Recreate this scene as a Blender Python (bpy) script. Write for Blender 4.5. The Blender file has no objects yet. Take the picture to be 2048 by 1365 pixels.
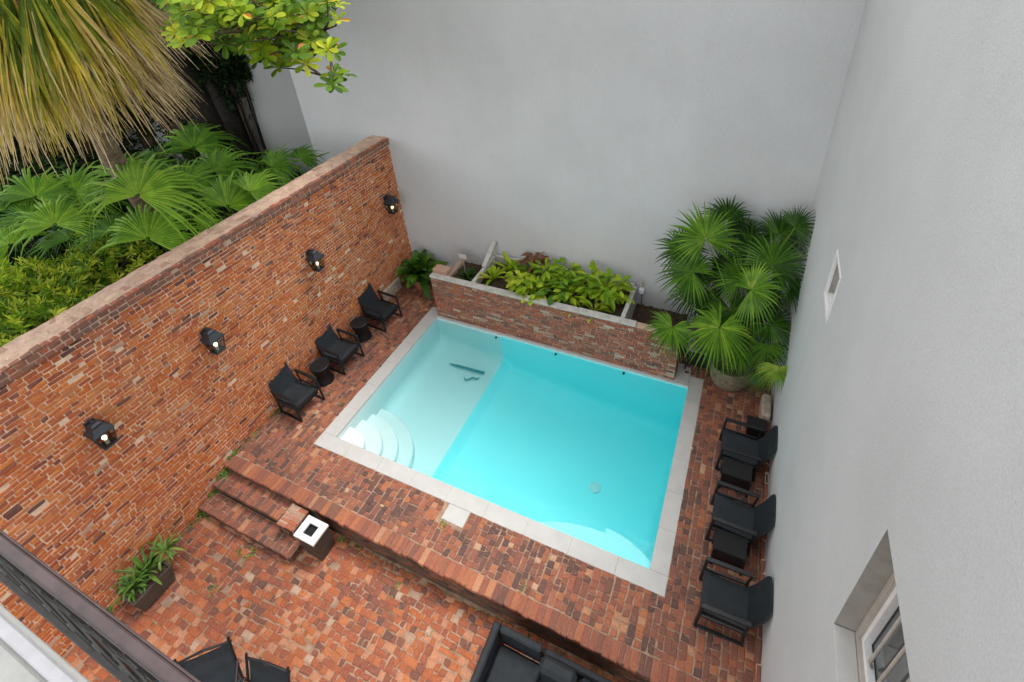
import bpy, math, random
import numpy as np
from mathutils import Vector, Euler, Matrix
random.seed(7)
rnd = random.random
U = random.uniform
def rad(a): return math.radians(a)

# ------------------------------------------------------------------ camera
scene = bpy.context.scene
COL = scene.collection
CAM_LOC = Vector((0, 0, 7.5))
cam_d = bpy.data.cameras.new('camera')
cam = bpy.data.objects.new('camera', cam_d)
COL.objects.link(cam)
cam.location = CAM_LOC
cam.rotation_euler = Euler((1.0295, 0.0634, 0.4198), 'XYZ')
cam_d.sensor_width = 36
cam_d.lens = 1011.07 / 2048 * 36
cam_d.shift_x = (1024 - 1048.965) / 2048
cam_d.shift_y = (437.158 - 682.5) / 2048
cam_d.clip_start = 0.05
cam_d.clip_end = 500
scene.camera = cam
scene.render.resolution_x = 1024
scene.render.resolution_y = 682

# ------------------------------------------------------------------ light
SUN_EL, SUN_AZ = 66.0, 29.0          # azimuth measured from +Y towards +X
world = bpy.data.worlds.new('World')
scene.world = world
world.use_nodes = True
wn = world.node_tree
bg = wn.nodes['Background']
sky = wn.nodes.new('ShaderNodeTexSky')
sky.sky_type = 'NISHITA'
sky.sun_disc = False
sky.sun_elevation = rad(SUN_EL)
sky.sun_rotation = rad(SUN_AZ)
sky.dust_density = 1.5
hs = wn.nodes.new('ShaderNodeHueSaturation')      # overcast: nearly colourless sky
hs.inputs['Saturation'].default_value = 0.07
wn.links.new(sky.outputs['Color'], hs.inputs['Color'])
wn.links.new(hs.outputs['Color'], bg.inputs['Color'])
bg.inputs['Strength'].default_value = 0.15
sun_d = bpy.data.lights.new('sun', 'SUN')
sun_d.energy = 0.62
sun_d.angle = rad(20)
sun_d.color = (1.0, 0.97, 0.92)
sun = bpy.data.objects.new('sun', sun_d)
COL.objects.link(sun)
sd = Vector((math.sin(rad(SUN_AZ)) * math.cos(rad(SUN_EL)), math.cos(rad(SUN_AZ)) * math.cos(rad(SUN_EL)), math.sin(rad(SUN_EL))))
sun.rotation_euler = sd.to_track_quat('Z', 'Y').to_euler()
scene.view_settings.view_transform = 'Standard'
scene.view_settings.look = 'None'
scene.view_settings.gamma = 1
scene.view_settings.use_curve_mapping = False
scene.view_settings.exposure = 1.72
scene.render.engine = 'CYCLES'
scene.cycles.max_bounces = 8
scene.cycles.diffuse_bounces = 5
scene.cycles.transparent_max_bounces = 24
scene.cycles.transmission_bounces = 8

# ------------------------------------------------------------------ geometry of the place
XL, XR, YB = -7.108, 1.078, 8.036       # brick wall face, right wall face, back wall face
H = 0.452                               # terrace stands this much above the patio
ZT = 3.575                               # top of the brick wall
YT = 2.414                              # terrace front edge
PX0, PX1, PY0, PY1 = -5.943, -0.041, 3.281, 7.006     # coping outside
IX0, IX1, IY0, IY1 = -5.672, -0.278, 3.524, 6.757     # coping inside
PWY, PWX0, PWX1, PWZ = 6.813, -5.685, -0.548, 1.085   # planter wall front

RM = Euler((1.0295, 0.0634, 0.4198), 'XYZ').to_matrix()
def ray(u, v): return RM @ Vector(((u - 1048.965) / 1011.07, -(v - 437.158) / 1011.07, -1))
def on_z(u, v, z):
    r = ray(u, v); return CAM_LOC + r * ((z - CAM_LOC.z) / r.z)
def on_y(u, v, y):
    r = ray(u, v); return CAM_LOC + r * ((y - CAM_LOC.y) / r.y)
def on_x(u, v, x):
    r = ray(u, v); return CAM_LOC + r * ((x - CAM_LOC.x) / r.x)
RT = RM.transposed()
def px(p):
    q = RT @ (Vector(p) - CAM_LOC)
    if q.z > -0.05: return None
    return (1048.965 - 1011.07 * q.x / q.z, 437.158 + 1011.07 * q.y / q.z)
def shown_area(quad):
    ps = [px(p) for p in quad]
    if any(p is None for p in ps): return 0
    cx = sum(p[0] for p in ps) / 4; cy = sum(p[1] for p in ps) / 4
    if not (0 < cx < 2048 and 0 < cy < 1365): return 0
    a = 0
    for i in range(4):
        x1, y1 = ps[i]; x2, y2 = ps[(i + 1) % 4]; a += x1 * y2 - x2 * y1
    return abs(a) / 2

# ------------------------------------------------------------------ materials
def new_mat(name):
    m = bpy.data.materials.new(name); m.use_nodes = True
    nt = m.node_tree
    return m, nt, nt.nodes['Principled BSDF']
def N(nt, t, **kw):
    n = nt.nodes.new(t)
    for k, v in kw.items():
        if k in n.inputs: n.inputs[k].default_value = v
        else: setattr(n, k, v)
    return n
def wpos(nt): return nt.nodes.new('ShaderNodeNewGeometry').outputs['Position']
def ramp(nt, fac, stops, interp='LINEAR'):
    r = nt.nodes.new('ShaderNodeValToRGB'); r.color_ramp.interpolation = interp
    e = r.color_ramp.elements
    while len(e) < len(stops): e.new(0.5)
    for el, (p, c) in zip(e, stops):
        el.position = p; el.color = (*c, 1)
    nt.links.new(fac, r.inputs['Fac'])
    return r.outputs['Color']
def noise(nt, scale, detail=3, rough=0.6, vec=None, out='Fac'):
    n = N(nt, 'ShaderNodeTexNoise', Scale=scale, Detail=detail, Roughness=rough)
    nt.links.new(vec if vec is not None else wpos(nt), n.inputs['Vector'])
    return n.outputs[out]
def mix(nt, mode, fac, a, b):
    m = nt.nodes.new('ShaderNodeMix'); m.data_type = 'RGBA'; m.blend_type = mode
    for s, v in ((m.inputs[0], fac), (m.inputs[6], a), (m.inputs[7], b)):
        if isinstance(v, (int, float)): s.default_value = v
        elif isinstance(v, tuple): s.default_value = (*v, 1)
        else: nt.links.new(v, s)
    return m.outputs[2]
def bump(nt, bsdf, h, strength=0.3, dist=0.01):
    b = N(nt, 'ShaderNodeBump', Strength=strength, Distance=dist)
    nt.links.new(h, b.inputs['Height']); nt.links.new(b.outputs['Normal'], bsdf.inputs['Normal'])

def plain(name, c, rough=0.6, metal=0, var=0.25, nscale=8, bstr=0.15, bscale=60, bdist=0.004, spec=0.5):
    m, nt, b = new_mat(name)
    k = tuple(x * (1 - var) for x in c); l = tuple(min(1, x * (1 + var)) for x in c)
    col = ramp(nt, noise(nt, nscale, 5), [(0.3, k), (0.7, l)])
    nt.links.new(col, b.inputs['Base Color'])
    b.inputs['Roughness'].default_value = rough; b.inputs['Metallic'].default_value = metal
    b.inputs['Specular IOR Level'].default_value = spec
    bump(nt, b, noise(nt, bscale, 3), bstr, bdist)
    return m

def brick_mat(name, stops, stain=(0.45, 0.4, 0.34), stain_amt=0.5, dirt=(0.09, 0.06, 0.05), dirt_amt=0.3):
    m, nt, b = new_mat(name)
    at = N(nt, 'ShaderNodeAttribute', attribute_name='tone')
    base = ramp(nt, at.outputs['Fac'], stops)
    g = ramp(nt, noise(nt, 45, 4, 0.7), [(0.25, (0.62, 0.6, 0.6)), (0.75, (1.28, 1.25, 1.2))])
    c = mix(nt, 'MULTIPLY', 0.9, base, g)
    s1 = ramp(nt, noise(nt, 16, 5, 0.75), [(0.55, (0, 0, 0)), (0.72, (1, 1, 1))])
    mm = N(nt, 'ShaderNodeMath', operation='MULTIPLY'); nt.links.new(s1, mm.inputs[0]); mm.inputs[1].default_value = stain_amt
    c = mix(nt, 'MIX', mm.outputs[0], c, stain)
    s2 = ramp(nt, noise(nt, 1.7, 5, 0.65), [(0.48, (0, 0, 0)), (0.75, (1, 1, 1))])
    m2 = N(nt, 'ShaderNodeMath', operation='MULTIPLY'); nt.links.new(s2, m2.inputs[0]); m2.inputs[1].default_value = dirt_amt
    c = mix(nt, 'MIX', m2.outputs[0], c, dirt)
    nt.links.new(c, b.inputs['Base Color'])
    b.inputs['Roughness'].default_value = 0.88
    b.inputs['Specular IOR Level'].default_value = 0.25
    bump(nt, b, noise(nt, 70, 5, 0.75), 0.6, 0.006)
    return m
def mortar_mat(name, a, b_, dark=(0.1, 0.08, 0.06), damt=0.4):
    m, nt, b = new_mat(name)
    c = ramp(nt, noise(nt, 9, 6, 0.7), [(0.3, a), (0.7, b_)])
    s2 = ramp(nt, noise(nt, 2.3, 4), [(0.5, (0, 0, 0)), (0.72, (1, 1, 1))])
    m2 = N(nt, 'ShaderNodeMath', operation='MULTIPLY'); nt.links.new(s2, m2.inputs[0]); m2.inputs[1].default_value = damt
    c = mix(nt, 'MIX', m2.outputs[0], c, dark)
    nt.links.new(c, b.inputs['Base Color']); b.inputs['Roughness'].default_value = 0.95
    bump(nt, b, noise(nt, 60, 4, 0.7), 0.6, 0.008)
    return m

M_BRICK = brick_mat('old_orange_brick', [(0.0, (0.15, 0.07, 0.06)), (0.15, (0.24, 0.08, 0.055)), (0.35, (0.43, 0.12, 0.05)), (0.6, (0.54, 0.155, 0.046)), (0.85, (0.6, 0.205, 0.06)), (0.97, (0.5, 0.2, 0.08)), (1.0, (0.46, 0.32, 0.24))], stain=(0.56, 0.26, 0.12), stain_amt=0.2, dirt=(0.56, 0.34, 0.22), dirt_amt=0.3)
M_MORTAR = mortar_mat('lime_mortar', (0.68, 0.46, 0.32), (0.84, 0.66, 0.5), dark=(0.5, 0.33, 0.2), damt=0.3)
M_PAVE = brick_mat('terrace_paver', [(0.0, (0.13, 0.075, 0.065)), (0.2, (0.2, 0.092, 0.07)), (0.5, (0.29, 0.112, 0.075)), (0.75, (0.37, 0.135, 0.078)), (0.93, (0.45, 0.17, 0.08)), (1.0, (0.54, 0.34, 0.22))], stain=(0.4, 0.22, 0.15), stain_amt=0.4, dirt=(0.17, 0.1, 0.075), dirt_amt=0.45)
M_PATIO = brick_mat('patio_paver', [(0.0, (0.15, 0.08, 0.065)), (0.22, (0.23, 0.09, 0.062)), (0.5, (0.33, 0.105, 0.058)), (0.78, (0.42, 0.13, 0.055)), (0.94, (0.5, 0.18, 0.075)), (1.0, (0.5, 0.35, 0.26))], stain=(0.43, 0.24, 0.16), stain_amt=0.42, dirt=(0.2, 0.1, 0.07), dirt_amt=0.35)
M_PJOINT = mortar_mat('paving_joint', (0.26, 0.155, 0.1), (0.48, 0.32, 0.22), dark=(0.12, 0.09, 0.06), damt=0.6)
M_RISER_SHADE = brick_mat('riser_brick', [(0.0, (0.05, 0.03, 0.022)), (0.5, (0.13, 0.055, 0.035)), (1.0, (0.24, 0.1, 0.06))], stain=(0.2, 0.13, 0.08), stain_amt=0.4, dirt=(0.035, 0.03, 0.02), dirt_amt=0.65)  # brick palette darkened to stand in for the shade on the risers
M_RJOINT_SHADE = mortar_mat('shaded_riser_joint', (0.06, 0.04, 0.03), (0.14, 0.09, 0.06), dark=(0.03, 0.035, 0.02), damt=0.6)  # mossy joint mortar, riser shade mixed into its colour
M_PLANTW = brick_mat('planter_brick', [(0.0, (0.17, 0.1, 0.08)), (0.3, (0.26, 0.115, 0.08)), (0.55, (0.36, 0.12, 0.075)), (0.82, (0.43, 0.14, 0.075)), (0.94, (0.44, 0.26, 0.18)), (1.0, (0.42, 0.33, 0.25))], stain=(0.45, 0.31, 0.22), stain_amt=0.35, dirt=(0.24, 0.16, 0.11), dirt_amt=0.35)
M_PMORTAR = mortar_mat('planter_mortar', (0.42, 0.29, 0.21), (0.58, 0.44, 0.34), dark=(0.2, 0.18, 0.13), damt=0.5)

def stucco(name, c, warm):
    m, nt, b = new_mat(name)
    col = ramp(nt, noise(nt, 0.7, 6, 0.6), [(0.3, tuple(x * 0.93 for x in c)), (0.7, tuple(x * 1.04 for x in c))])
    mp = N(nt, 'ShaderNodeMapping'); mp.inputs['Scale'].default_value = (2.6, 2.6, 0.25)
    nt.links.new(wpos(nt), mp.inputs['Vector'])
    st = ramp(nt, noise(nt, 1.6, 5, 0.6, vec=mp.outputs['Vector']), [(0.3, (0.985, 0.985, 0.98)), (0.7, (1.005, 1.005, 1.005))])
    col = mix(nt, 'MULTIPLY', 1.0, col, st)
    sp = ramp(nt, noise(nt, 75, 5, 0.85), [(0.34, (0.87, 0.87, 0.87)), (0.66, (1.08, 1.08, 1.08))])
    col = mix(nt, 'MULTIPLY', 1.0, col, sp)
    # damp, slightly greener foot of the wall
    sx = nt.nodes.new('ShaderNodeSeparateXYZ'); nt.links.new(wpos(nt), sx.inputs[0])
    ad = N(nt, 'ShaderNodeMath', operation='MULTIPLY_ADD'); nt.links.new(noise(nt, 2.5, 4), ad.inputs[0]); ad.inputs[1].default_value = 1.2; nt.links.new(sx.outputs['Z'], ad.inputs[2])
    dm = ramp(nt, ad.outputs[0], [(0.35, (0.3, 0.3, 0.3)), (0.95, (0, 0, 0))])
    col = mix(nt, 'MIX', dm, col, warm)
    nt.links.new(col, b.inputs['Base Color'])
    b.inputs['Roughness'].default_value = 0.93
    b.inputs['Specular IOR Level'].default_value = 0.2
    n1 = noise(nt, 55, 5, 0.75)
    bump(nt, b, n1, 0.6, 0.014)
    return m
M_STUCCO = stucco('grey_stucco', (0.625, 0.64, 0.65), (0.54, 0.54, 0.49))
M_STUCCO2 = stucco('light_grey_stucco', (0.635, 0.645, 0.655), (0.54, 0.53, 0.5))
M_STUCCO_SHADE = stucco('tree_shaded_stucco', (0.36, 0.37, 0.37), (0.25, 0.27, 0.22))  # grey stucco with the tree shade put into its colour
M_REVEAL = plain('cement_reveal', (0.36, 0.345, 0.31), 0.9, var=0.14, nscale=7, bscale=40, bstr=0.4)
M_COPING = plain('pale_cast_stone', (0.53, 0.52, 0.5), 0.75, var=0.06, nscale=5, bscale=90, bstr=0.25)
M_LEDGE = plain('weathered_white_ledge', (0.5, 0.48, 0.44), 0.8, var=0.22, nscale=9, bscale=50, bstr=0.4)
M_WASH = plain('worn_mortar_wash', (0.5, 0.34, 0.25), 0.92, var=0.25, nscale=7, bscale=22, bstr=0.8, bdist=0.02)
M_SOIL = plain('dark_soil', (0.07, 0.042, 0.024), 0.95, var=0.6, nscale=30, bscale=40, bstr=1.0, bdist=0.03)
M_GSOIL = plain('garden_soil', (0.035, 0.025, 0.015), 0.95, var=0.6, nscale=6, bscale=20, bstr=1.0, bdist=0.05)
M_BLACK = plain('black_powder_coat', (0.006, 0.007, 0.009), 0.5, var=0.3, nscale=20, bstr=0.05)
M_LANT = plain('lantern_metal', (0.022, 0.027, 0.036), 0.5, var=0.3, nscale=30, bstr=0.1)
M_BRONZE = plain('bronze_rail_paint', (0.055, 0.036, 0.036), 0.38, var=0.35, nscale=14, bstr=0.12)
M_IRON = plain('black_wrought_iron', (0.013, 0.011, 0.01), 0.45, var=0.4, nscale=20, bstr=0.3)
M_SLAB = plain('balcony_concrete', (0.3, 0.3, 0.285), 0.85, var=0.16, nscale=6, bscale=18, bstr=0.6, bdist=0.012)
M_PLANK = plain('pale_edge_board', (0.38, 0.38, 0.4), 0.6, var=0.1, nscale=10, bscale=40, bstr=0.2)
M_WHITE = plain('white_paint', (0.78, 0.78, 0.77), 0.5, var=0.06, nscale=12, bstr=0.1)
M_TAN = plain('tan_window_frame', (0.42, 0.38, 0.33), 0.5, var=0.1, nscale=12, bstr=0.1)
M_BIN = plain('brown_bin_panel', (0.06, 0.047, 0.038), 0.55, var=0.35, nscale=9, bstr=0.2)
M_ZINC = plain('dark_zinc_box', (0.085, 0.075, 0.06), 0.55, 0.3, var=0.3, nscale=7, bstr=0.15)
M_BARK = plain('dark_bark', (0.013, 0.009, 0.006), 0.95, var=0.55, nscale=10, bscale=16, bstr=1.0, bdist=0.05)
M_PBARK = plain('palm_bark', (0.2, 0.15, 0.1), 0.95, var=0.45, nscale=12, bscale=14, bstr=1.0, bdist=0.04)
M_TERRA = plain('terracotta', (0.35, 0.13, 0.07), 0.8, var=0.3, nscale=9, bstr=0.3)
M_BASKET = plain('stone_pot', (0.2, 0.17, 0.11), 0.9, var=0.45, nscale=14, bscale=35, bstr=0.8, bdist=0.02)
M_STONE = plain('rough_pale_stone', (0.5, 0.42, 0.33), 0.9, var=0.3, nscale=6, bscale=18, bstr=0.9, bdist=0.03)
M_TWIG = plain('grey_twig', (0.1, 0.07, 0.048), 0.9, var=0.35, nscale=20, bstr=0.5)
M_TEAL = plain('dark_teal_plastic', (0.06, 0.3, 0.32), 0.5, var=0.1)
M_PLASTER_W = plain('white_pool_plaster', (0.78, 0.78, 0.77), 0.6, var=0.02, nscale=4, bscale=40, bstr=0.08)

def wicker(name, c):
    m, nt, b = new_mat(name)
    tc = nt.nodes.new('ShaderNodeTexCoord')
    w1 = N(nt, 'ShaderNodeTexWave', Scale=34.0, Distortion=0.6, bands_direction='X'); nt.links.new(tc.outputs['Object'], w1.inputs['Vector'])
    w2 = N(nt, 'ShaderNodeTexWave', Scale=34.0, Distortion=0.6, bands_direction='Y'); nt.links.new(tc.outputs['Object'], w2.inputs['Vector'])
    h = mix(nt, 'ADD', 1.0, w1.outputs['Color'], w2.outputs['Color'])
    g = ramp(nt, noise(nt, 12, 3), [(0.3, tuple(x * 0.75 for x in c)), (0.7, tuple(x * 1.3 for x in c))])
    hh = ramp(nt, h, [(0.0, (0.6, 0.6, 0.6)), (1.0, (1.25, 1.25, 1.25))])
    col = mix(nt, 'MULTIPLY', 1.0, g, hh)
    nt.links.new(col, b.inputs['Base Color'])
    b.inputs['Roughness'].default_value = 0.55
    bump(nt, b, h, 0.5, 0.004)
    return m
M_WICK = wicker('charcoal_wicker', (0.012, 0.017, 0.022))
M_WICKB = wicker('black_wicker', (0.0035, 0.0035, 0.004))
M_CUSH = wicker('charcoal_cushion', (0.015, 0.019, 0.024))

# pool plaster: a pale blue finish, slightly mottled
m, nt, b = new_mat('blue_pool_plaster'); M_PLASTER = m
c = ramp(nt, noise(nt, 1.2, 4), [(0.3, (0.74, 0.79, 0.78)), (0.7, (0.79, 0.82, 0.81))])
c = mix(nt, 'MULTIPLY', 1.0, c, ramp(nt, noise(nt, 26, 4, 0.8), [(0.68, (1, 1, 1)), (0.8, (0.75, 0.85, 0.85))]))
nt.links.new(c, b.inputs['Base Color']); b.inputs['Roughness'].default_value = 0.6

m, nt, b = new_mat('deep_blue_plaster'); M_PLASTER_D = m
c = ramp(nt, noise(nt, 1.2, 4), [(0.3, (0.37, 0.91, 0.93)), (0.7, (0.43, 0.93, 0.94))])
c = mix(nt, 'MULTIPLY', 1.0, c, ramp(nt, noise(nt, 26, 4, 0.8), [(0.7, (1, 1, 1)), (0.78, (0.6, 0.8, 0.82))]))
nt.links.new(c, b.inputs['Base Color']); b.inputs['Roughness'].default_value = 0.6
# water: fresnel gloss over a clear surface, colour from absorption in its volume
m = bpy.data.materials.new('pool_water'); M_WATER = m; m.use_nodes = True; nt = m.node_tree
for n in list(nt.nodes): nt.nodes.remove(n)
out = nt.nodes.new('ShaderNodeOutputMaterial')
tr = nt.nodes.new('ShaderNodeBsdfTransparent'); gl = N(nt, 'ShaderNodeBsdfGlossy', Roughness=0.03)
fr = N(nt, 'ShaderNodeFresnel', IOR=1.33); ms = nt.nodes.new('ShaderNodeMixShader')
bp = N(nt, 'ShaderNodeBump', Strength=0.3, Distance=0.02); nt.links.new(noise(nt, 5, 3), bp.inputs['Height'])
nt.links.new(bp.outputs['Normal'], gl.inputs['Normal']); nt.links.new(bp.outputs['Normal'], fr.inputs['Normal'])
nt.links.new(fr.outputs[0], ms.inputs[0]); nt.links.new(tr.outputs[0], ms.inputs[1]); nt.links.new(gl.outputs[0], ms.inputs[2])
nt.links.new(ms.outputs[0], out.inputs['Surface'])
va = nt.nodes.new('ShaderNodeVolumeAbsorption'); va.inputs['Color'].default_value = (0.0, 0.93, 0.965, 1); va.inputs['Density'].default_value = 0.36
nt.links.new(va.outputs[0], out.inputs['Volume'])

# glass
m, nt, b = new_mat('window_glass'); M_GLASS = m
b.inputs['Base Color'].default_value = (0.1, 0.11, 0.115, 1); b.inputs['Roughness'].default_value = 0.06
b.inputs['Specular IOR Level'].default_value = 0.9
m, nt, b = new_mat('frosted_pane'); M_FROST = m
b.inputs['Base Color'].default_value = (0.5, 0.53, 0.53, 1); b.inputs['Roughness'].default_value = 0.2
m = bpy.data.materials.new('lantern_glass'); M_LGLASS = m; m.use_nodes = True; nt = m.node_tree
for n in list(nt.nodes): nt.nodes.remove(n)
out = nt.nodes.new('ShaderNodeOutputMaterial')
tr = nt.nodes.new('ShaderNodeBsdfTransparent'); tr.inputs[0].default_value = (0.62, 0.6, 0.52, 1); gl = N(nt, 'ShaderNodeBsdfGlossy', Roughness=0.15)
ms = nt.nodes.new('ShaderNodeMixShader'); ms.inputs[0].default_value = 0.05
nt.links.new(tr.outputs[0], ms.inputs[1]); nt.links.new(gl.outputs[0], ms.inputs[2]); nt.links.new(ms.outputs[0], out.inputs['Surface'])
m, nt, b = new_mat('lit_bulb'); M_BULB = m
b.inputs['Emission Color'].default_value = (1, 0.86, 0.62, 1); b.inputs['Emission Strength'].default_value = 1.5

def leaf_mat(name, stops, rough=0.42, trans=0.3, spec=0.5):
    m, nt, b = new_mat(name)
    at = N(nt, 'ShaderNodeAttribute', attribute_name='tone')
    c = ramp(nt, at.outputs['Fac'], stops)
    c = mix(nt, 'MULTIPLY', 1.0, c, ramp(nt, noise(nt, 6, 4), [(0.3, (0.72, 0.75, 0.7)), (0.7, (1.2, 1.18, 1.15))]))
    nt.links.new(c, b.inputs['Base Color'])
    b.inputs['Roughness'].default_value = rough; b.inputs['Specular IOR Level'].default_value = spec
    t = nt.nodes.new('ShaderNodeBsdfTranslucent'); nt.links.new(c, t.inputs['Color'])
    ms = nt.nodes.new('ShaderNodeMixShader'); ms.inputs[0].default_value = trans
    o = nt.nodes['Material Output']
    nt.links.new(b.outputs[0], ms.inputs[1]); nt.links.new(t.outputs[0], ms.inputs[2]); nt.links.new(ms.outputs[0], o.inputs['Surface'])
    return m
M_PALM = leaf_mat('fan_palm_green', [(0, (0.012, 0.042, 0.006)), (0.3, (0.04, 0.115, 0.01)), (0.6, (0.105, 0.24, 0.016)), (0.85, (0.2, 0.37, 0.025)), (1, (0.42, 0.5, 0.08))], rough=0.42, spec=0.3)
M_GPALM = leaf_mat('garden_palm_green', [(0, (0.015, 0.055, 0.007)), (0.3, (0.05, 0.15, 0.013)), (0.7, (0.15, 0.32, 0.018)), (1, (0.32, 0.48, 0.045))], rough=0.45, spec=0.28)
M_DEAD = leaf_mat('dry_palm_thatch', [(0, (0.14, 0.09, 0.04)), (0.35, (0.42, 0.3, 0.15)), (0.75, (0.68, 0.52, 0.3)), (1, (0.8, 0.67, 0.45))], spec=0.2, rough=0.7, trans=0.25)
M_YEL = leaf_mat('yellowing_palm', [(0, (0.09, 0.15, 0.02)), (0.25, (0.26, 0.32, 0.03)), (0.45, (0.64, 0.52, 0.05)), (0.65, (0.66, 0.5, 0.17)), (1, (0.68, 0.54, 0.34))], spec=0.25, rough=0.5, trans=0.3)
M_TREE = leaf_mat('bright_tree_leaf', [(0, (0.03, 0.08, 0.006)), (0.4, (0.1, 0.2, 0.01)), (0.75, (0.26, 0.37, 0.015)), (0.97, (0.56, 0.56, 0.04)), (1, (0.5, 0.16, 0.03))], rough=0.5, trans=0.38, spec=0.2)
M_SHRUB = leaf_mat('shrub_leaf', [(0, (0.01, 0.035, 0.004)), (0.35, (0.06, 0.16, 0.01)), (0.75, (0.24, 0.42, 0.018)), (1, (0.58, 0.62, 0.06))], trans=0.35)
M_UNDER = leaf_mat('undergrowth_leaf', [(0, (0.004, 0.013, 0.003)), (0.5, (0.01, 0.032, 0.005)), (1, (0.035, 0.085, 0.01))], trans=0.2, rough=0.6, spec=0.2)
M_LIME = leaf_mat('lime_leaf', [(0, (0.08, 0.22, 0.01)), (0.4, (0.24, 0.42, 0.015)), (0.85, (0.48, 0.6, 0.03)), (1, (0.6, 0.62, 0.08))], spec=0.3, rough=0.42, trans=0.35)
M_REDL = leaf_mat('copper_leaf', [(0, (0.1, 0.04, 0.02)), (0.5, (0.25, 0.09, 0.03)), (1, (0.35, 0.22, 0.05))])
M_STRAP = leaf_mat('strap_leaf', [(0, (0.014, 0.055, 0.007)), (0.5, (0.05, 0.15, 0.014)), (1, (0.15, 0.3, 0.025))], rough=0.38, spec=0.35)
M_STRAPL = leaf_mat('pale_strap_leaf', [(0, (0.05, 0.13, 0.02)), (0.5, (0.12, 0.26, 0.04)), (1, (0.28, 0.42, 0.09))], rough=0.35)

# ------------------------------------------------------------------ helpers
def mesh_obj(name, V, F, mat, parent=None, smooth=False, tone=None, origin=None, kind=None):
    """One mesh object; V in world coordinates, origin shifted to `origin`."""
    V = np.array([tuple(v) for v in V], dtype=float)
    used = sorted({i for f in F for i in f})
    if len(used) < len(V):
        m_ = {a: b for b, a in enumerate(used)}; V = V[used]; F = [tuple(m_[i] for i in f) for f in F]
    o = Vector(origin) if origin is not None else Vector(V.mean(axis=0))
    me = bpy.data.meshes.new(name)
    me.from_pydata((V - np.array(o)).tolist(), [], F)
    me.materials.append(mat)
    if tone is not None:
        a = me.attributes.new('tone', 'FLOAT', 'FACE'); a.data.foreach_set('value', np.array(tone, dtype=np.float32))
    if smooth: me.polygons.foreach_set('use_smooth', [True] * len(me.polygons))
    me.update()
    ob = bpy.data.objects.new(name, me); COL.objects.link(ob)
    if parent is not None:
        ob.parent = parent
        pl = wloc(parent)
        ob.location = o - pl
    else: ob.location = o
    if kind: ob['kind'] = kind
    return ob
def wloc(o):
    p = Vector(o.location)
    while o.parent: o = o.parent; p = p + o.location
    return p
def thing(name, label, cat, loc, group=None):
    o = bpy.data.objects.new(name, None); COL.objects.link(o); o.location = loc; o.empty_display_size = 0.1
    o['label'] = label; o['category'] = cat
    if group: o['group'] = group
    return o
def tag(o, label, cat, group=None):
    o['label'] = label; o['category'] = cat
    if group: o['group'] = group
    return o

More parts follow.
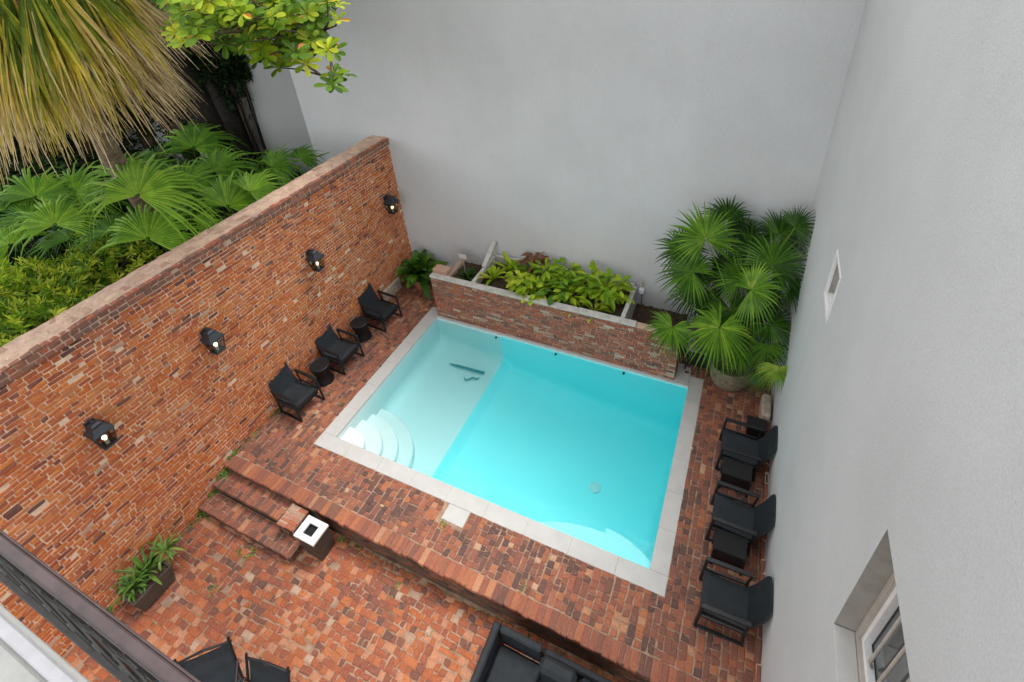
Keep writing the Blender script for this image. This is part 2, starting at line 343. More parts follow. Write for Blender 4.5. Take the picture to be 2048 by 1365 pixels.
class G:
    """geometry collector"""
    def __init__(s): s.V = []; s.F = []; s.T = []
    def add(s, V, F, t=0.5):
        n = len(s.V); s.V += [Vector(v) for v in V]; s.F += [tuple(i + n for i in f) for f in F]
        s.T += (t if isinstance(t, list) else [t] * len(F))
        return s
    def box(s, x0, x1, y0, y1, z0, z1, bev=0.0, t=0.5):
        if bev <= 0:
            V = [(x, y, z) for z in (z0, z1) for y in (y0, y1) for x in (x0, x1)]
            return s.add(V, [(0, 2, 3, 1), (4, 5, 7, 6), (0, 1, 5, 4), (2, 6, 7, 3), (0, 4, 6, 2), (1, 3, 7, 5)], t)
        b = bev; V = []; F = []
        # chamfered box : 24 verts
        idx = {}
        for i, x in enumerate((x0, x1)):
            for j, y in enumerate((y0, y1)):
                for k, z in enumerate((z0, z1)):
                    sx = b if i == 0 else -b; sy = b if j == 0 else -b; sz = b if k == 0 else -b
                    for a, p in enumerate(((x, y + sy, z + sz), (x + sx, y, z + sz), (x + sx, y + sy, z))):
                        idx[(i, j, k, a)] = len(V); V.append(p)
        I = lambda i, j, k, a: idx[(i, j, k, a)]
        for i in (0, 1): F.append((I(i, 0, 0, 0), I(i, 1, 0, 0), I(i, 1, 1, 0), I(i, 0, 1, 0)))
        for j in (0, 1): F.append((I(0, j, 0, 1), I(1, j, 0, 1), I(1, j, 1, 1), I(0, j, 1, 1)))
        for k in (0, 1): F.append((I(0, 0, k, 2), I(1, 0, k, 2), I(1, 1, k, 2), I(0, 1, k, 2)))
        for j in (0, 1):
            for k in (0, 1): F.append((I(0, j, k, 1), I(1, j, k, 1), I(1, j, k, 2), I(0, j, k, 2)))
        for i in (0, 1):
            for k in (0, 1): F.append((I(i, 0, k, 0), I(i, 1, k, 0), I(i, 1, k, 2), I(i, 0, k, 2)))
        for i in (0, 1):
            for j in (0, 1): F.append((I(i, j, 0, 0), I(i, j, 1, 0), I(i, j, 1, 1), I(i, j, 0, 1)))
        for i in (0, 1):
            for j in (0, 1):
                for k in (0, 1): F.append((I(i, j, k, 0), I(i, j, k, 1), I(i, j, k, 2)))
        return s.add(V, F, t)
    def tube(s, pts, r, seg=8, t=0.5, closed_ends=True):
        pts = [Vector(p) for p in pts]
        rs = r if isinstance(r, (list, tuple)) else [r] * len(pts)
        V = []; F = []; ref = Vector((0.13, 0.31, 0.94))
        for i, p in enumerate(pts):
            d = (pts[min(i + 1, len(pts) - 1)] - pts[max(i - 1, 0)]).normalized()
            if abs(d.dot(ref)) > 0.93: ref2 = Vector((1, 0, 0))
            else: ref2 = ref
            a = d.cross(ref2).normalized(); b = d.cross(a)
            for k in range(seg):
                an = 2 * math.pi * k / seg; V.append(p + (a * math.cos(an) + b * math.sin(an)) * rs[i])
        for i in range(len(pts) - 1):
            for k in range(seg):
                k2 = (k + 1) % seg; F.append((i * seg + k, i * seg + k2, (i + 1) * seg + k2, (i + 1) * seg + k))
        if closed_ends: F.append(tuple(range(seg - 1, -1, -1))); F.append(tuple((len(pts) - 1) * seg + k for k in range(seg)))
        return s.add(V, F, t)
    def lathe(s, c, prof, seg=24, t=0.5):
        V = []; F = []
        for (r, z) in prof:
            for k in range(seg):
                an = 2 * math.pi * k / seg; V.append((c[0] + r * math.cos(an), c[1] + r * math.sin(an), c[2] + z))
        for i in range(len(prof) - 1):
            for k in range(seg):
                k2 = (k + 1) % seg; F.append((i * seg + k, i * seg + k2, (i + 1) * seg + k2, (i + 1) * seg + k))
        return s.add(V, F, t)
    def sphere(s, c, r, t=0.5, seg=12, rings=8):
        return s.lathe(c, [(max(1e-4, r * math.sin(math.pi * i / rings)), -r * math.cos(math.pi * i / rings)) for i in range(rings + 1)], seg, t)
    def xf(s, mat):
        s.V = [mat @ v for v in s.V]; return s
    def out(s, name, mat, parent=None, smooth=False, origin=None, kind=None):
        return mesh_obj(name, s.V, s.F, mat, parent, smooth, s.T, origin, kind)

# ---- bricks -----------------------------------------------------------------
BR_F = [(0, 1, 5, 4), (1, 2, 6, 5), (2, 3, 7, 6), (3, 0, 4, 7), (4, 5, 9, 8), (5, 6, 10, 9), (6, 7, 11, 10), (7, 4, 8, 11), (8, 9, 10, 11)]
def brick(o, u, v, n, u0, u1, v0, v1, h, jit=0.004, bev=0.008, depth=0.02, tilt=0.003, tone=0.5):
    """front face of one brick: rounded-edge block standing proud of the joint bed"""
    c = [[u0, v0], [u1, v0], [u1, v1], [u0, v1]]
    c = [[a + U(-jit, jit), b + U(-jit, jit)] for a, b in c]
    mu = sum(p[0] for p in c) / 4; mv = sum(p[1] for p in c) / 4
    bev = min(bev, (u1 - u0) * 0.3, (v1 - v0) * 0.3)
    V = []
    hs_ = [h + U(-tilt, tilt) for _ in range(4)]
    for lvl in range(3):
        for i, (a, b) in enumerate(c):
            if lvl == 2:
                a += bev * (1 if a < mu else -1); b += bev * (1 if b < mv else -1)
            z = -depth if lvl == 0 else hs_[i] - (bev * 0.55 if lvl == 1 else 0)
            V.append(o + u * a + v * b + n * z)
    return (V, tone)
def lay(parent, pieces, mat, name='brick', rest='brick_mass', limit=300):
    sc = sorted(pieces, key=lambda p: -shown_area(p[0][8:12]))
    keep = [p for p in sc[:limit] if shown_area(p[0][8:12]) > 0]
    other = sc[len(keep):]
    for V, t in keep:
        mesh_obj(name, V, BR_F, mat, parent, tone=[t] * 9)
    if other:
        g = G()
        n = 0; VV = []; FF = []; TT = []
        for V, t in other:
            VV += V; FF += [tuple(i + n for i in f) for f in BR_F]; TT += [t] * 9; n += 12
        mesh_obj(rest, VV, FF, mat, parent, tone=TT, kind='stuff')
X, Y, Z = Vector((1, 0, 0)), Vector((0, 1, 0)), Vector((0, 0, 1))

def wall_bricks(o, u, v, n, W, Hh, ch=0.078, Ls=(0.1, 0.2), pj=0.45, h=0.008, joint=0.012, jit=0.005, tonef=None, wav=0.015, bev=0.008):
    out = []; z = 0; k = 0; ph0 = U(0, 6)
    while z < Hh - 0.02:
        hh = ch * U(0.88, 1.12)
        if z + hh > Hh: hh = Hh - z
        x = -U(0, 0.15); ph = ph0 + k * 0.09 + U(-0.12, 0.12)
        while x < W:
            L = (Ls[0] if rnd() < pj else Ls[1]) * U(0.86, 1.14)
            a, b = max(0, x), min(W, x + L)
            if b - a > 0.035:
                dz = wav * math.sin(a * 1.3 + ph)
                j = joint * U(0.5, 1.5)
                t = tonef(a, z) if tonef else rnd()
                if rnd() > 0.012:
                    out.append(brick(o, u, v, n, a + j / 2, b - j / 2, z + dz + joint / 2, z + dz + hh - joint / 2, h * U(0.2, 1.3), jit, bev, 0.02, 0.004, t))
            x += L
        z += hh; k += 1
    return out

# ================================================================== SETTING
def structure(o): o['kind'] = 'structure'; return o
def root(name, loc=(0, 0, 0)):
    o = bpy.data.objects.new(name, None); COL.objects.link(o); o.location = loc; o['kind'] = 'structure'; return o

# ---- ground sheets
g = G(); zg = -H - 0.06
gx = [-60, IX0 - 0.05, IX1 + 0.05, 40]; gy = [-40, IY0 - 0.05, IY1 + 0.05, 60]
for i in range(3):
    for j in range(3):
        if i == 1 and j == 1: continue
        g.add([(gx[i], gy[j], zg), (gx[i + 1], gy[j], zg), (gx[i + 1], gy[j + 1], zg), (gx[i], gy[j + 1], zg)], [(0, 1, 2, 3)])
structure(g.out('ground', M_GSOIL))
# garden soil, mounded; the garden next door stands higher than the courtyard
GZ = 1.8
g = G(); nx, ny = 40, 44
V = []; F = []
for j in range(ny + 1):
    for i in range(nx + 1):
        x = -28 + 20.15 * i / nx; y = -3 + 14.4 * j / ny
        V.append((x, y, GZ + 0.12 * math.sin(x * 1.9 + y) + 0.1 * math.sin(y * 2.3 - x * 0.7) + U(-0.04, 0.04)))
for j in range(ny):
    for i in range(nx): a = j * (nx + 1) + i; F.append((a, a + 1, a + nx + 2, a + nx + 1))
g.add(V, F); structure(g.out('garden_bed', M_GSOIL, smooth=True))

# ---- patio
def tone_noise(x, y, s=1.0):
    return 0.5 + 0.22 * math.sin(x * 2.1 * s + 1.3 * math.sin(y * 1.7 * s)) * math.sin(y * 2.7 * s + x)
def rtone(b=0.5, sp=0.5): return min(0.96, max(0.0, random.gauss(b, sp * 0.5)))
patio = root('patio', (-3, 0, -H))
g = G(); g.box(XL, XR, -2.2, YT + 0.1, -H - 0.05, -H - 0.005); g.out('joint_bed', M_PJOINT, patio)
pc = []
y = -0.6
while y < YT - 0.015:
    rh = U(0.075, 0.102)
    if y + rh > YT - 0.01: rh = YT - 0.01 - y
    if rh < 0.03: break
    x = XL + 0.02 + U(-0.08, 0)
    ph = 1.0 + y * 1.1 + U(-0.25, 0.25)
    while x < XR - 0.01:
        L = U(0.068, 0.115) if rnd() < 0.78 else U(0.125, 0.185)
        a, b = max(x, XL + 0.01), min(x + L, XR - 0.01)
        if b - a > 0.03:
            t = 1.0 if rnd() < 0.012 else rtone(tone_noise(a, y) + 0.08, 0.55)
            wv = 0.018 * math.sin(a * 1.7 + ph) + 0.014 * math.sin(a * 4.1 + y)
            if rnd() > 0.02:
                pc.append(brick(Vector((0, 0, -H)), X, Y, Z, a + 0.004, b - 0.004, y + wv + 0.004, y + wv + rh - 0.004, U(0.002, 0.012), 0.014, 0.014, 0.02, 0.004, t))
        x += L
    y += rh
lay(patio, pc, M_PATIO, 'paver', 'paving')

# ---- terrace
terr = root('pool_terrace', (-3, 2.4, 0))
g = G()
e = 0.03
g.box(XL, XR, YT + 0.02, PY0, -H, -0.006); g.box(XL, PX0, PY0, YB, -H, -0.006); g.box(PX1, XR, PY0, YB, -H, -0.006)
g.box(PX0, PX1, PWY + 0.1, YB, -H, -0.006)
g.out('joint_bed', M_PJOINT, terr)
g = G(); g.box(XL, XR, YT + 0.012, YT + 0.019, -H, -0.055); g.out('riser_bed', M_RJOINT_SHADE, terr)
def in_pool(a, b, c, d):
    # pool coping, notch and planter
    if a < PX1 + 0.004 and b > PX0 - 0.004 and d > PY0 - 0.004 and c < PY1: return True
    if a < PWX1 + 0.05 and b > PWX0 and c > PWY - 0.02: return True
    if a < -2.84 and b > -3.24 and d > 3.02 and c < 3.3: return True
    return False
pc = []
x = XL + 0.01
while x < XR - 0.02:
    cw = U(0.074, 0.1)
    if x + cw > XR: cw = XR - x
    # clip columns at the coping sides
    for e_ in (PX0, PX1):
        if x < e_ < x + cw - 0.0: cw = max(0.05, e_ - x)
    y = YT + 0.205 + U(0, 0.02); ph = U(0, 6)
    while y < YB - 0.02:
        r = rnd()
        L = U(0.068, 0.098) if r < 0.82 else U(0.15, 0.2)
        b2 = min(y + L, YB)
        if y < PY0 < b2 and x + cw / 2 > PX0 and x + cw / 2 < PX1: b2 = PY0
        if b2 - y > 0.025 and not in_pool(x + 0.02, x + cw - 0.02, y + 0.01, b2 - 0.01):
            t = 1.0 if rnd() < 0.012 else rtone(tone_noise(x, y, 0.8) - 0.06, 0.6)
            sx = 0.006 * math.sin(y * 2 + ph)
            pc.append(brick(Vector((0, 0, 0)), X, Y, Z, x + sx + 0.005, x + sx + cw - 0.005, y + 0.005, b2 - 0.005, U(0.001, 0.009), 0.009, 0.01, 0.02, 0.003, t))
        y += max(0.03, b2 - y)
    x += cw
x = XL + 0.01
while x < XR - 0.02:       # soldier course along the edge
    cw = min(U(0.075, 0.1), XR - x)
    pc.append(brick(Vector((0, 0, 0)), X, Y, Z, x + 0.003, x + cw - 0.003, YT + U(-0.012, 0.006), YT + 0.2, U(0.002, 0.01), 0.005, 0.012, 0.055, 0.003, rtone(0.62, 0.45)))
    x += cw
lay(terr, pc, M_PAVE, 'paver', 'paving')
# riser
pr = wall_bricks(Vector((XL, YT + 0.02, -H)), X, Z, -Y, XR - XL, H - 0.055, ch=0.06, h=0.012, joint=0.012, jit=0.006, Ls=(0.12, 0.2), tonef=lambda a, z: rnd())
lay(terr, pr, M_RISER_SHADE, 'riser_brick', 'riser_bricks', 300)

# ---- steps: two treads of brick in front of the terrace
def tread(label, x0, x1, yf, yb, z0, z1):
    t = root('brick_step', ((x0 + x1) / 2, yf, z0)); t['label'] = label
    g = G(); g.box(x0, x1, yf + 0.012, yb, z0, z1 - 0.004); g.out('step_core', M_PJOINT, t); g = G(); g.box(x0, x1 - 0.002, yf + 0.006, yf + 0.011, z0, z1 - 0.05); g.out('riser_bed', M_RJOINT_SHADE, t)
    pcs = []; x = x0
    while x < x1 - 0.02:
        cw = min(U(0.075, 0.1), x1 - x)
        y = yf - 0.004
        while y < yb - 0.02:
            L = min(U(0.09, 0.115) if rnd() < 0.7 else 0.18, yb - y)
            pcs.append(brick(Vector((0, 0, z1)), X, Y, Z, x + 0.003, x + cw - 0.003, y, y + L - 0.006, U(0, 0.007), 0.006, 0.01, 0.05 if y < yf else 0.02, 0.003, rtone(0.42, 0.55)))
            y += L
        x += cw
    lay(t, pcs, M_PAVE, 'paver', 'paving')
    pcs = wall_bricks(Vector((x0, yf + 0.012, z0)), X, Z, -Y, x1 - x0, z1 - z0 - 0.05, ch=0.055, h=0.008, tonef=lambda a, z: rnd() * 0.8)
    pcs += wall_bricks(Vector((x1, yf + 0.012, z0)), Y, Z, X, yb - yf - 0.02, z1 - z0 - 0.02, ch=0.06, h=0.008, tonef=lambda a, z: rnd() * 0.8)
    lay(t, pcs, M_RISER_SHADE, 'riser_brick', 'riser_bricks')
tread('upper brick step below the terrace edge', XL + 0.01, -5.56, 2.14, YT + 0.01, -H, -0.155)
tread('lower brick step at the patio', XL + 0.01, -5.13, 1.83, 2.13, -H, -0.305)

# brick pier beside the steps
pier = thing('brick_pier', 'low brick block at the end of the steps beside the bin', 'brick pier', (-5.36, 2.18, -H))
g = G(); g.box(-5.53, -5.21, 2.07, 2.39, -H, -0.075); g.out('core', M_PMORTAR, pier)
pcs = []
for k in range(5):
    y0 = 2.062 + k * 0.066
    for a, b in ((-5.535, -5.37), (-5.37, -5.205)):
        s = U(-0.02, 0.02)
        pcs.append(brick(Vector((0, 0, -0.075)), X, Y, Z, a + 0.004, b - 0.004, y0 + 0.004, y0 + 0.06, U(0.004, 0.014), 0.006, 0.01, 0.03, 0.004, U(0.75, 1)))
lay(pier, pcs, M_PLANTW, 'brick')
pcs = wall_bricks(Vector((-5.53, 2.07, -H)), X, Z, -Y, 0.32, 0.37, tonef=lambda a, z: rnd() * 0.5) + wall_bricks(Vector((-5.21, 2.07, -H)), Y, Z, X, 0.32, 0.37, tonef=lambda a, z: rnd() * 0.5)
lay(pier, pcs, M_RISER_SHADE, 'brick')

# ================================================================== BRICK WALL
bw = thing('brick_wall', 'long old orange brick wall with pale mortar and worn coping along the left side', 'brick wall', (XL, 3.5, -H))
g = G(); g.box(XL - 0.42, XL - 0.005, -2.2, YB - 0.004, -H - 0.03, ZT - 0.02); g.out('core', M_MORTAR, bw)
def wt(a, z):
    r = rnd()
    if r < 0.012: return 1.0
    hgt = z / 3.9
    b_ = 0.56 - 0.25 * max(0, (hgt - 0.82) / 0.18)
    return rtone(b_, 0.46)
pcs = wall_bricks(Vector((XL, -0.4, -H)), Y, Z, X, YB + 0.4 - 0.004, ZT + H - 0.17, tonef=wt, h=0.006, joint=0.0122, jit=0.0055, bev=0.008, ch=0.062, Ls=(0.08, 0.155))
pcs = [p for p in pcs if True]
lay(bw, pcs, M_BRICK, 'brick', 'brickwork')
# corbelled coping: two courses standing 25 mm proud, header bricks on top, mortar wash behind
cp = wall_bricks(Vector((XL + 0.034, -0.4, ZT - 0.165)), Y, Z, X, YB + 0.4 - 0.004, 0.155, ch=0.077, Ls=(0.095, 0.115), h=0.006, joint=0.014, jit=0.006, tonef=lambda a, z: rtone(0.25, 0.4))
g = G(); g.box(XL - 0.44, XL + 0.03, -2.2, YB - 0.004, ZT - 0.168, ZT - 0.006); g.out('coping_core', M_WASH, bw)
y = -0.4
while y < YB - 0.02:
    w = min(U(0.085, 0.115), YB - y - 0.004)
    if w < 0.03: break
    s = U(-0.015, 0.015)
    cp.append(brick(Vector((0, 0, ZT)), X, Y, Z, XL - 0.035 + s, XL + 0.04, y + 0.004, y + w - 0.005, U(-0.002, 0.01), 0.008, 0.014, 0.03, 0.005, rtone(0.32, 0.45)))
    y += w
lay(bw, cp, M_PLANTW, 'coping_brick', 'coping_bricks')
# wash: uneven flat stones bedded in mortar
g = G(); y = -2.2; VV = []; FF = []
ny = 330; nxx = 9
for j in range(ny + 1):
    yy = -2.2 + (YB - 0.006 + 2.2) * j / ny
    for i in range(nxx + 1):
        xx = XL - 0.47 + 0.45 * i / nxx
        zz = ZT + 0.012 * math.sin(yy * 9 + i) * math.sin(i * 2.1 + yy * 4) + 0.012 * math.sin(math.pi * i / nxx) + U(-0.004, 0.004)
        if i == 0: zz -= 0.05; xx += 0.02 * math.sin(yy * 7) + U(-.01, .01)
        VV.append((xx, yy, zz))
for j in range(ny):
    for i in range(nxx): a = j * (nxx + 1) + i; FF.append((a, a + 1, a + nxx + 2, a + nxx + 1))
g.add(VV, FF); g.out('mortar_wash', M_WASH, bw, smooth=True)
pcs = []
y = -0.4
while y < YB - 0.1:
    w = U(0.1, 0.24)
    for a, b in ((XL - 0.43, XL - 0.27), (XL - 0.24, XL - 0.07)):
        if rnd() < 0.6: pcs.append(brick(Vector((0, 0, ZT + 0.002)), X, Y, Z, a + U(0, .04), b - U(0, .03), y + U(0, .03), min(y + w - U(0.01, .04), YB - 0.01), U(0.012, 0.018), 0.02, 0.02, 0.02, 0.004, rnd()))
    y += w
M_CAPST = brick_mat('coping_stone', [(0, (0.36, 0.22, 0.17)), (0.5, (0.5, 0.33, 0.24)), (1, (0.6, 0.45, 0.32))], stain=(0.55, 0.42, 0.3), stain_amt=0.6, dirt_amt=0.25)
lay(bw, pcs, M_CAPST, 'coping_stone', 'coping_stones')

# ================================================================== GREY BUILDINGS
WT_ = 8.3
gb = thing('building', 'grey stucco building wall closing the back of the courtyard', 'building', (-4, YB, -H))
g = G(); g.box(-9.42, XR + 4, YB, YB + 5.5, -H, WT_); g.out('wall', M_STUCCO, gb)
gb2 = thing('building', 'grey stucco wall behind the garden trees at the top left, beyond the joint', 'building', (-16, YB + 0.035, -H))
g = G(); g.box(-34, -9.425, YB + 0.035, 9.2, -H, WT_); g.out('wall', M_STUCCO_SHADE, gb2)

rb = thing('building', 'light grey stucco wall of the building on the right with two windows', 'building', (XR, 3, -H))
# windows: big (near the camera) and small
BW = (0.9, 2.19, 3.15, 4.37); SW = (4.97, 5.44, 3.57, 4.12)
ys = [-2.2, BW[0], BW[1], SW[0], SW[1], YB - 0.003]; zs = [-H, BW[2], SW[2], SW[3], BW[3], WT_]
g = G()
def hole(ya, yb_, za, zb):
    ym, zm = (ya + yb_) / 2, (za + zb) / 2
    return (BW[0] < ym < BW[1] and BW[2] < zm < BW[3]) or (SW[0] < ym < SW[1] and SW[2] < zm < SW[3])
def pt(y, z): return (XR, y, z)
for i in range(len(ys) - 1):
    for j in range(len(zs) - 1):
        if hole(ys[i], ys[i + 1], zs[j], zs[j + 1]): continue
        g.add([pt(ys[i], zs[j]), pt(ys[i + 1], zs[j]), pt(ys[i + 1], zs[j + 1]), pt(ys[i], zs[j + 1])], [(0, 3, 2, 1)])
gr = G()
for (y0, y1, z0, z1), d in ((BW, 0.3), (SW, 0.12)):     # reveals
    a = [(XR, y0, z0), (XR, y1, z0), (XR, y1, z1), (XR, y0, z1)]; b = [(XR + d, p[1], p[2]) for p in a]
    for k in range(4):
        k2 = (k + 1) % 4; gr.add([a[k], a[k2], b[k2], b[k]], [(0, 1, 2, 3)])
    gr.out('window_reveal', M_REVEAL, rb); gr = G()
g.add([(XR, -2.2, WT_), (XR, YB, WT_), (XR + 4, YB, WT_), (XR + 4, -2.2, WT_)], [(0, 1, 2, 3)])
g.add([(XR + 4, -2.2, -H), (XR + 4, YB, -H), (XR + 4, YB, WT_), (XR + 4, -2.2, WT_)], [(0, 1, 2, 3)])
g.add([(XR, -2.2, -H), (XR + 4, -2.2, -H), (XR + 4, -2.2, WT_), (XR, -2.2, WT_)], [(0, 1, 2, 3)])
g.out('wall', M_STUCCO2, rb)
w = G()
y0, y1, z0, z1 = BW
def frame(gg, x0, x1, y0, y1, z0, z1, t):
    gg.box(x0, x1, y0, y1, z0, z0 + t, 0.004); gg.box(x0, x1, y0, y1, z1 - t, z1, 0.004)
    gg.box(x0, x1, y0, y0 + t, z0 + t + 0.001, z1 - t - 0.001, 0.004); gg.box(x0, x1, y1 - t, y1, z0 + t + 0.001, z1 - t - 0.001, 0.004)
frame(w, XR + 0.125, XR + 0.17, y0 + 0.004, y1 - 0.004, z0 + 0.004, z1 - 0.004, 0.045)
wf = w.out('window', M_TAN, rb, origin=(XR + 0.15, 1.5, z0))
g = G(); frame(g, XR + 0.15, XR + 0.2, y0 + 0.03, y1 - 0.03, z0 + 0.03, z1 - 0.03, 0.05); g.out('sash', M_WHITE, wf)
g = G(); g.box(XR + 0.205, XR + 0.215, y0 + 0.01, y1 - 0.01, z0 + 0.01, z1 - 0.01); g.out('pane', M_GLASS, wf)
g = G(); g.box(XR - 0.004, XR + 0.123, y0 + 0.006, y1 - 0.006, z0, z0 + 0.012, 0.003); g.out('sill', M_COPING, wf)
for k in range(7):
    yy = 1.98 - 0.15 * k
    g = G(); g.tube([(XR + 0.19, yy, z0 + 0.05), (XR + 0.16, yy, z0 + 0.14), (XR + 0.16, yy, z1 - 0.09)], 0.011, 8); g.out('window_bar', M_TAN, wf, smooth=True)
y0, y1, z0, z1 = SW
w = G(); frame(w, XR - 0.006, XR + 0.03, y0 - 0.035, y1 + 0.035, z0 - 0.035, z1 + 0.035, 0.045)
sf = w.out('window', M_WHITE, rb, origin=(XR, 5.2, z0)); sf['label'] = 'small window with a thin white frame'
g = G(); g.box(XR + 0.085, XR + 0.095, y0, y1, z0, z1); g.out('pane', M_FROST, sf)
g = G(); g.box(XR + 0.031, XR + 0.084, y0 + 0.003, y1 - 0.003, z0 + 0.002, z0 + 0.02); g.out('sill', M_WHITE, sf)

# brick skirting strip at the foot of the right wall
rs = thing('brick_skirting', 'narrow row of rough worn bricks along the foot of the right wall', 'brick edging', (XR, 4, 0))
g = G(); g.box(XR - 0.05, XR - 0.002, YT + 0.01, 6.4, 0.0, 0.12); g.out('bed', M_MORTAR, rs)
pcs = []
y = YT + 0.02
while y < 6.3:
    L = U(0.15, 0.3)
    pcs.append(brick(Vector((0, 0, 0.12)), X, Y, Z, XR - 0.052, XR - 0.004, y + 0.005, min(6.35, y + L - 0.006), U(0.002, 0.02), 0.006, 0.012, 0.02, 0.006, rtone(0.55, 0.5)))
    pcs.append(brick(Vector((XR - 0.05, 0, 0)), Y, Z, -X, y + 0.005, y + L - 0.006, 0.004, 0.055, U(0.002, 0.01), 0.005, 0.01, 0.02, 0.004, rtone(0.45, 0.5)))
    pcs.append(brick(Vector((XR - 0.05, 0, 0)), Y, Z, -X, y + 0.005, y + L - 0.006, 0.062, 0.115, U(0.002, 0.01), 0.005, 0.01, 0.02, 0.004, rtone(0.45, 0.5)))
    y += L
lay(rs, pcs, M_PAVE, 'brick')

# ================================================================== POOL
pool = thing('swimming_pool', 'rectangular pool of clear turquoise water with pale stone coping', 'swimming pool', ((PX0 + PX1) / 2, (PY0 + PY1) / 2, -1.4))
WZ = -0.075
SH, XS = -0.72, -4.1
def floor_z(x):
    if x < XS: return SH - 0.03 * (x - IX0) / (XS - IX0)
    if x < XS + 0.16: return SH - 0.03 - 0.2 * (x - XS) / 0.16
    return SH - 0.23 - 0.42 * min(1, (x - XS - 0.16) / 3.2)
# floor with coved corners, built as one bowl
xs = [IX0 + 0.0, IX0 + 0.02, IX0 + 0.05, IX0 + 0.1, IX0 + 0.18] + [IX0 + 0.3 + 0.2 * i for i in range(6)] + [XS - 0.01, XS, XS + 0.02, XS + 0.08, XS + 0.16, XS + 0.2]
x = XS + 0.4
while x < IX1 - 0.3: xs.append(x); x += 0.2
xs += [IX1 - 0.18, IX1 - 0.1, IX1 - 0.05, IX1 - 0.02, IX1]
ysl = [IY0, IY0 + 0.02, IY0 + 0.05, IY0 + 0.1, IY0 + 0.18]
y = IY0 + 0.35
while y < IY1 - 0.3: ysl.append(y); y += 0.2
ysl += [IY1 - 0.26, IY1 - 0.18, IY1 - 0.1, IY1 - 0.05, IY1 - 0.02, IY1]
def bowl(x, y):
    r = 0.18
    dx = min(x - IX0, IX1 - x); dy = min(y - IY0, IY1 - y)
    dd = []
    for d in (dx, dy):
        if d < r: dd.append(r - math.sqrt(max(0, r * r - (r - d) ** 2)))
        else: dd.append(0)
    return floor_z(x) + min(r, math.hypot(*dd))
V = [(x, y, bowl(x, y)) for y in ysl for x in xs]; F = []
nx_ = len(xs)
for j in range(len(ysl) - 1):
    for i in range(nx_ - 1): a = j * nx_ + i; F.append((a, a + 1, a + nx_ + 1, a + nx_))
ixs = xs.index(XS + 0.02)
g = G(); g.add(V, [f for f in F if f[0] % nx_ < ixs]); g.out('pool_floor', M_PLASTER, pool, smooth=True)
g = G(); g.add(V, [f for f in F if f[0] % nx_ >= ixs]); g.out('pool_floor', M_PLASTER_D, pool, smooth=True)
g = G()      # walls from the cove up to the coping
gd = G()
for i in range(nx_ - 1):
    for yy, j in ((IY0, 0), (IY1, len(ysl) - 1)):
        a = V[j * nx_ + i]; b = V[j * nx_ + i + 1]
        (g if a[0] < XS else gd).add([a, b, (b[0], b[1], -0.03), (a[0], a[1], -0.03)], [(0, 1, 2, 3)])
for j in range(len(ysl) - 1):
    for i in (0, nx_ - 1):
        a = V[j * nx_ + i]; b = V[(j + 1) * nx_ + i]
        (gd if i else g).add([a, b, (b[0], b[1], -0.03), (a[0], a[1], -0.03)], [(0, 1, 2, 3)])
g.out('pool_wall', M_PLASTER, pool); gd.out('pool_wall', M_PLASTER_D, pool)
# coping stones: four runs cut in lengths, corners mitred as squares
def cope(x0, x1, y0, y1):
    g = G(); g.box(x0 + 0.0007, x1 - 0.0007, y0 + 0.0007, y1 - 0.0007, -0.05, U(0.0, 0.0015), 0.003); g.out('coping_stone', M_COPING, pool)
def run(a, b, n): return [(a + (b - a) * i / n, a + (b - a) * (i + 1) / n) for i in range(n)]
for a, b in run(PX0, PX1, 9): cope(a, b, PY0, IY0 + 0.004)
for a, b in run(IY0 + 0.004, PY1 - 0.0, 6):
    cope(PX0, IX0 + 0.004, a, b); cope(IX1 - 0.004, PX1, a, min(b, YB))
for a, b in run(IX0 + 0.004, IX1 - 0.004, 8): cope(a, b, IY1 - 0.004, PWY - 0.002)
cope(-3.22, -2.86, 3.04, PY0 - 0.002)      # small tab of coping out into the paving
g = G(); g.box(PWX1 + 0.01, IX1 - 0.006, PWY, PY1 + 0.25, -0.05, 0.003, 0.006); g.out('coping_stone', M_COPING, pool)
# corner steps: quarter rounds with scalloped nose
steps = [(0.15, 0.5, 0.34), (0.29, 0.76, 0.62), (0.42, 1.0, 0.86), (0.55, 1.24, 1.1)]
for k, (dz, rx_, ry_) in enumerate(steps):
    z1 = -dz; z0 = -0.8
    V = [(IX0, IY0)]; n = 28
    for i in range(n + 1):
        a = math.pi / 2 * i / n
        e_ = 0.9
        V.append((IX0 + rx_ * math.cos(a) ** e_, IY0 + ry_ * math.sin(a) ** e_))
    m_ = len(V); g = G()
    VV = [(x, y, z0) for x, y in V] + [(x, y, z1 - 0.02) for x, y in V] + [(IX0 + (x - IX0) * 0.985, IY0 + (y - IY0) * 0.985, z1) for x, y in V]
    FF = [tuple(range(2 * m_, 3 * m_))]
    for i in range(m_):
        i2 = (i + 1) % m_
        FF.append((i, i2, m_ + i2, m_ + i)); FF.append((m_ + i, m_ + i2, 2 * m_ + i2, 2 * m_ + i))
    g.add(VV, FF); g.out('pool_step', M_PLASTER_W, pool)
# bench in the front right corner, two rounded lobes
g = G(); V = [(IX1, IY0), (-2.25, IY0)]
for i in range(1, 9): t = i / 8; V.append((-2.25 + 1.25 * t, IY0 + 0.42 * math.sin(t * math.pi / 2) ** 0.7))
V.append((-1.0, IY0 + 0.5))
for i in range(1, 9): t = i / 8; V.append((-1.0 + (IX1 + 1.0) * t, IY0 + 0.5 - 0.24 * t ** 2.2))
m_ = len(V)
VV = [(x, y, -1.3) for x, y in V] + [(x, y, -0.4) for x, y in V]
g.add(VV, [tuple(range(m_, 2 * m_))] + [(i, (i + 1) % m_, m_ + (i + 1) % m_, m_ + i) for i in range(m_)]); g.out('bench', M_PLASTER_D, pool)
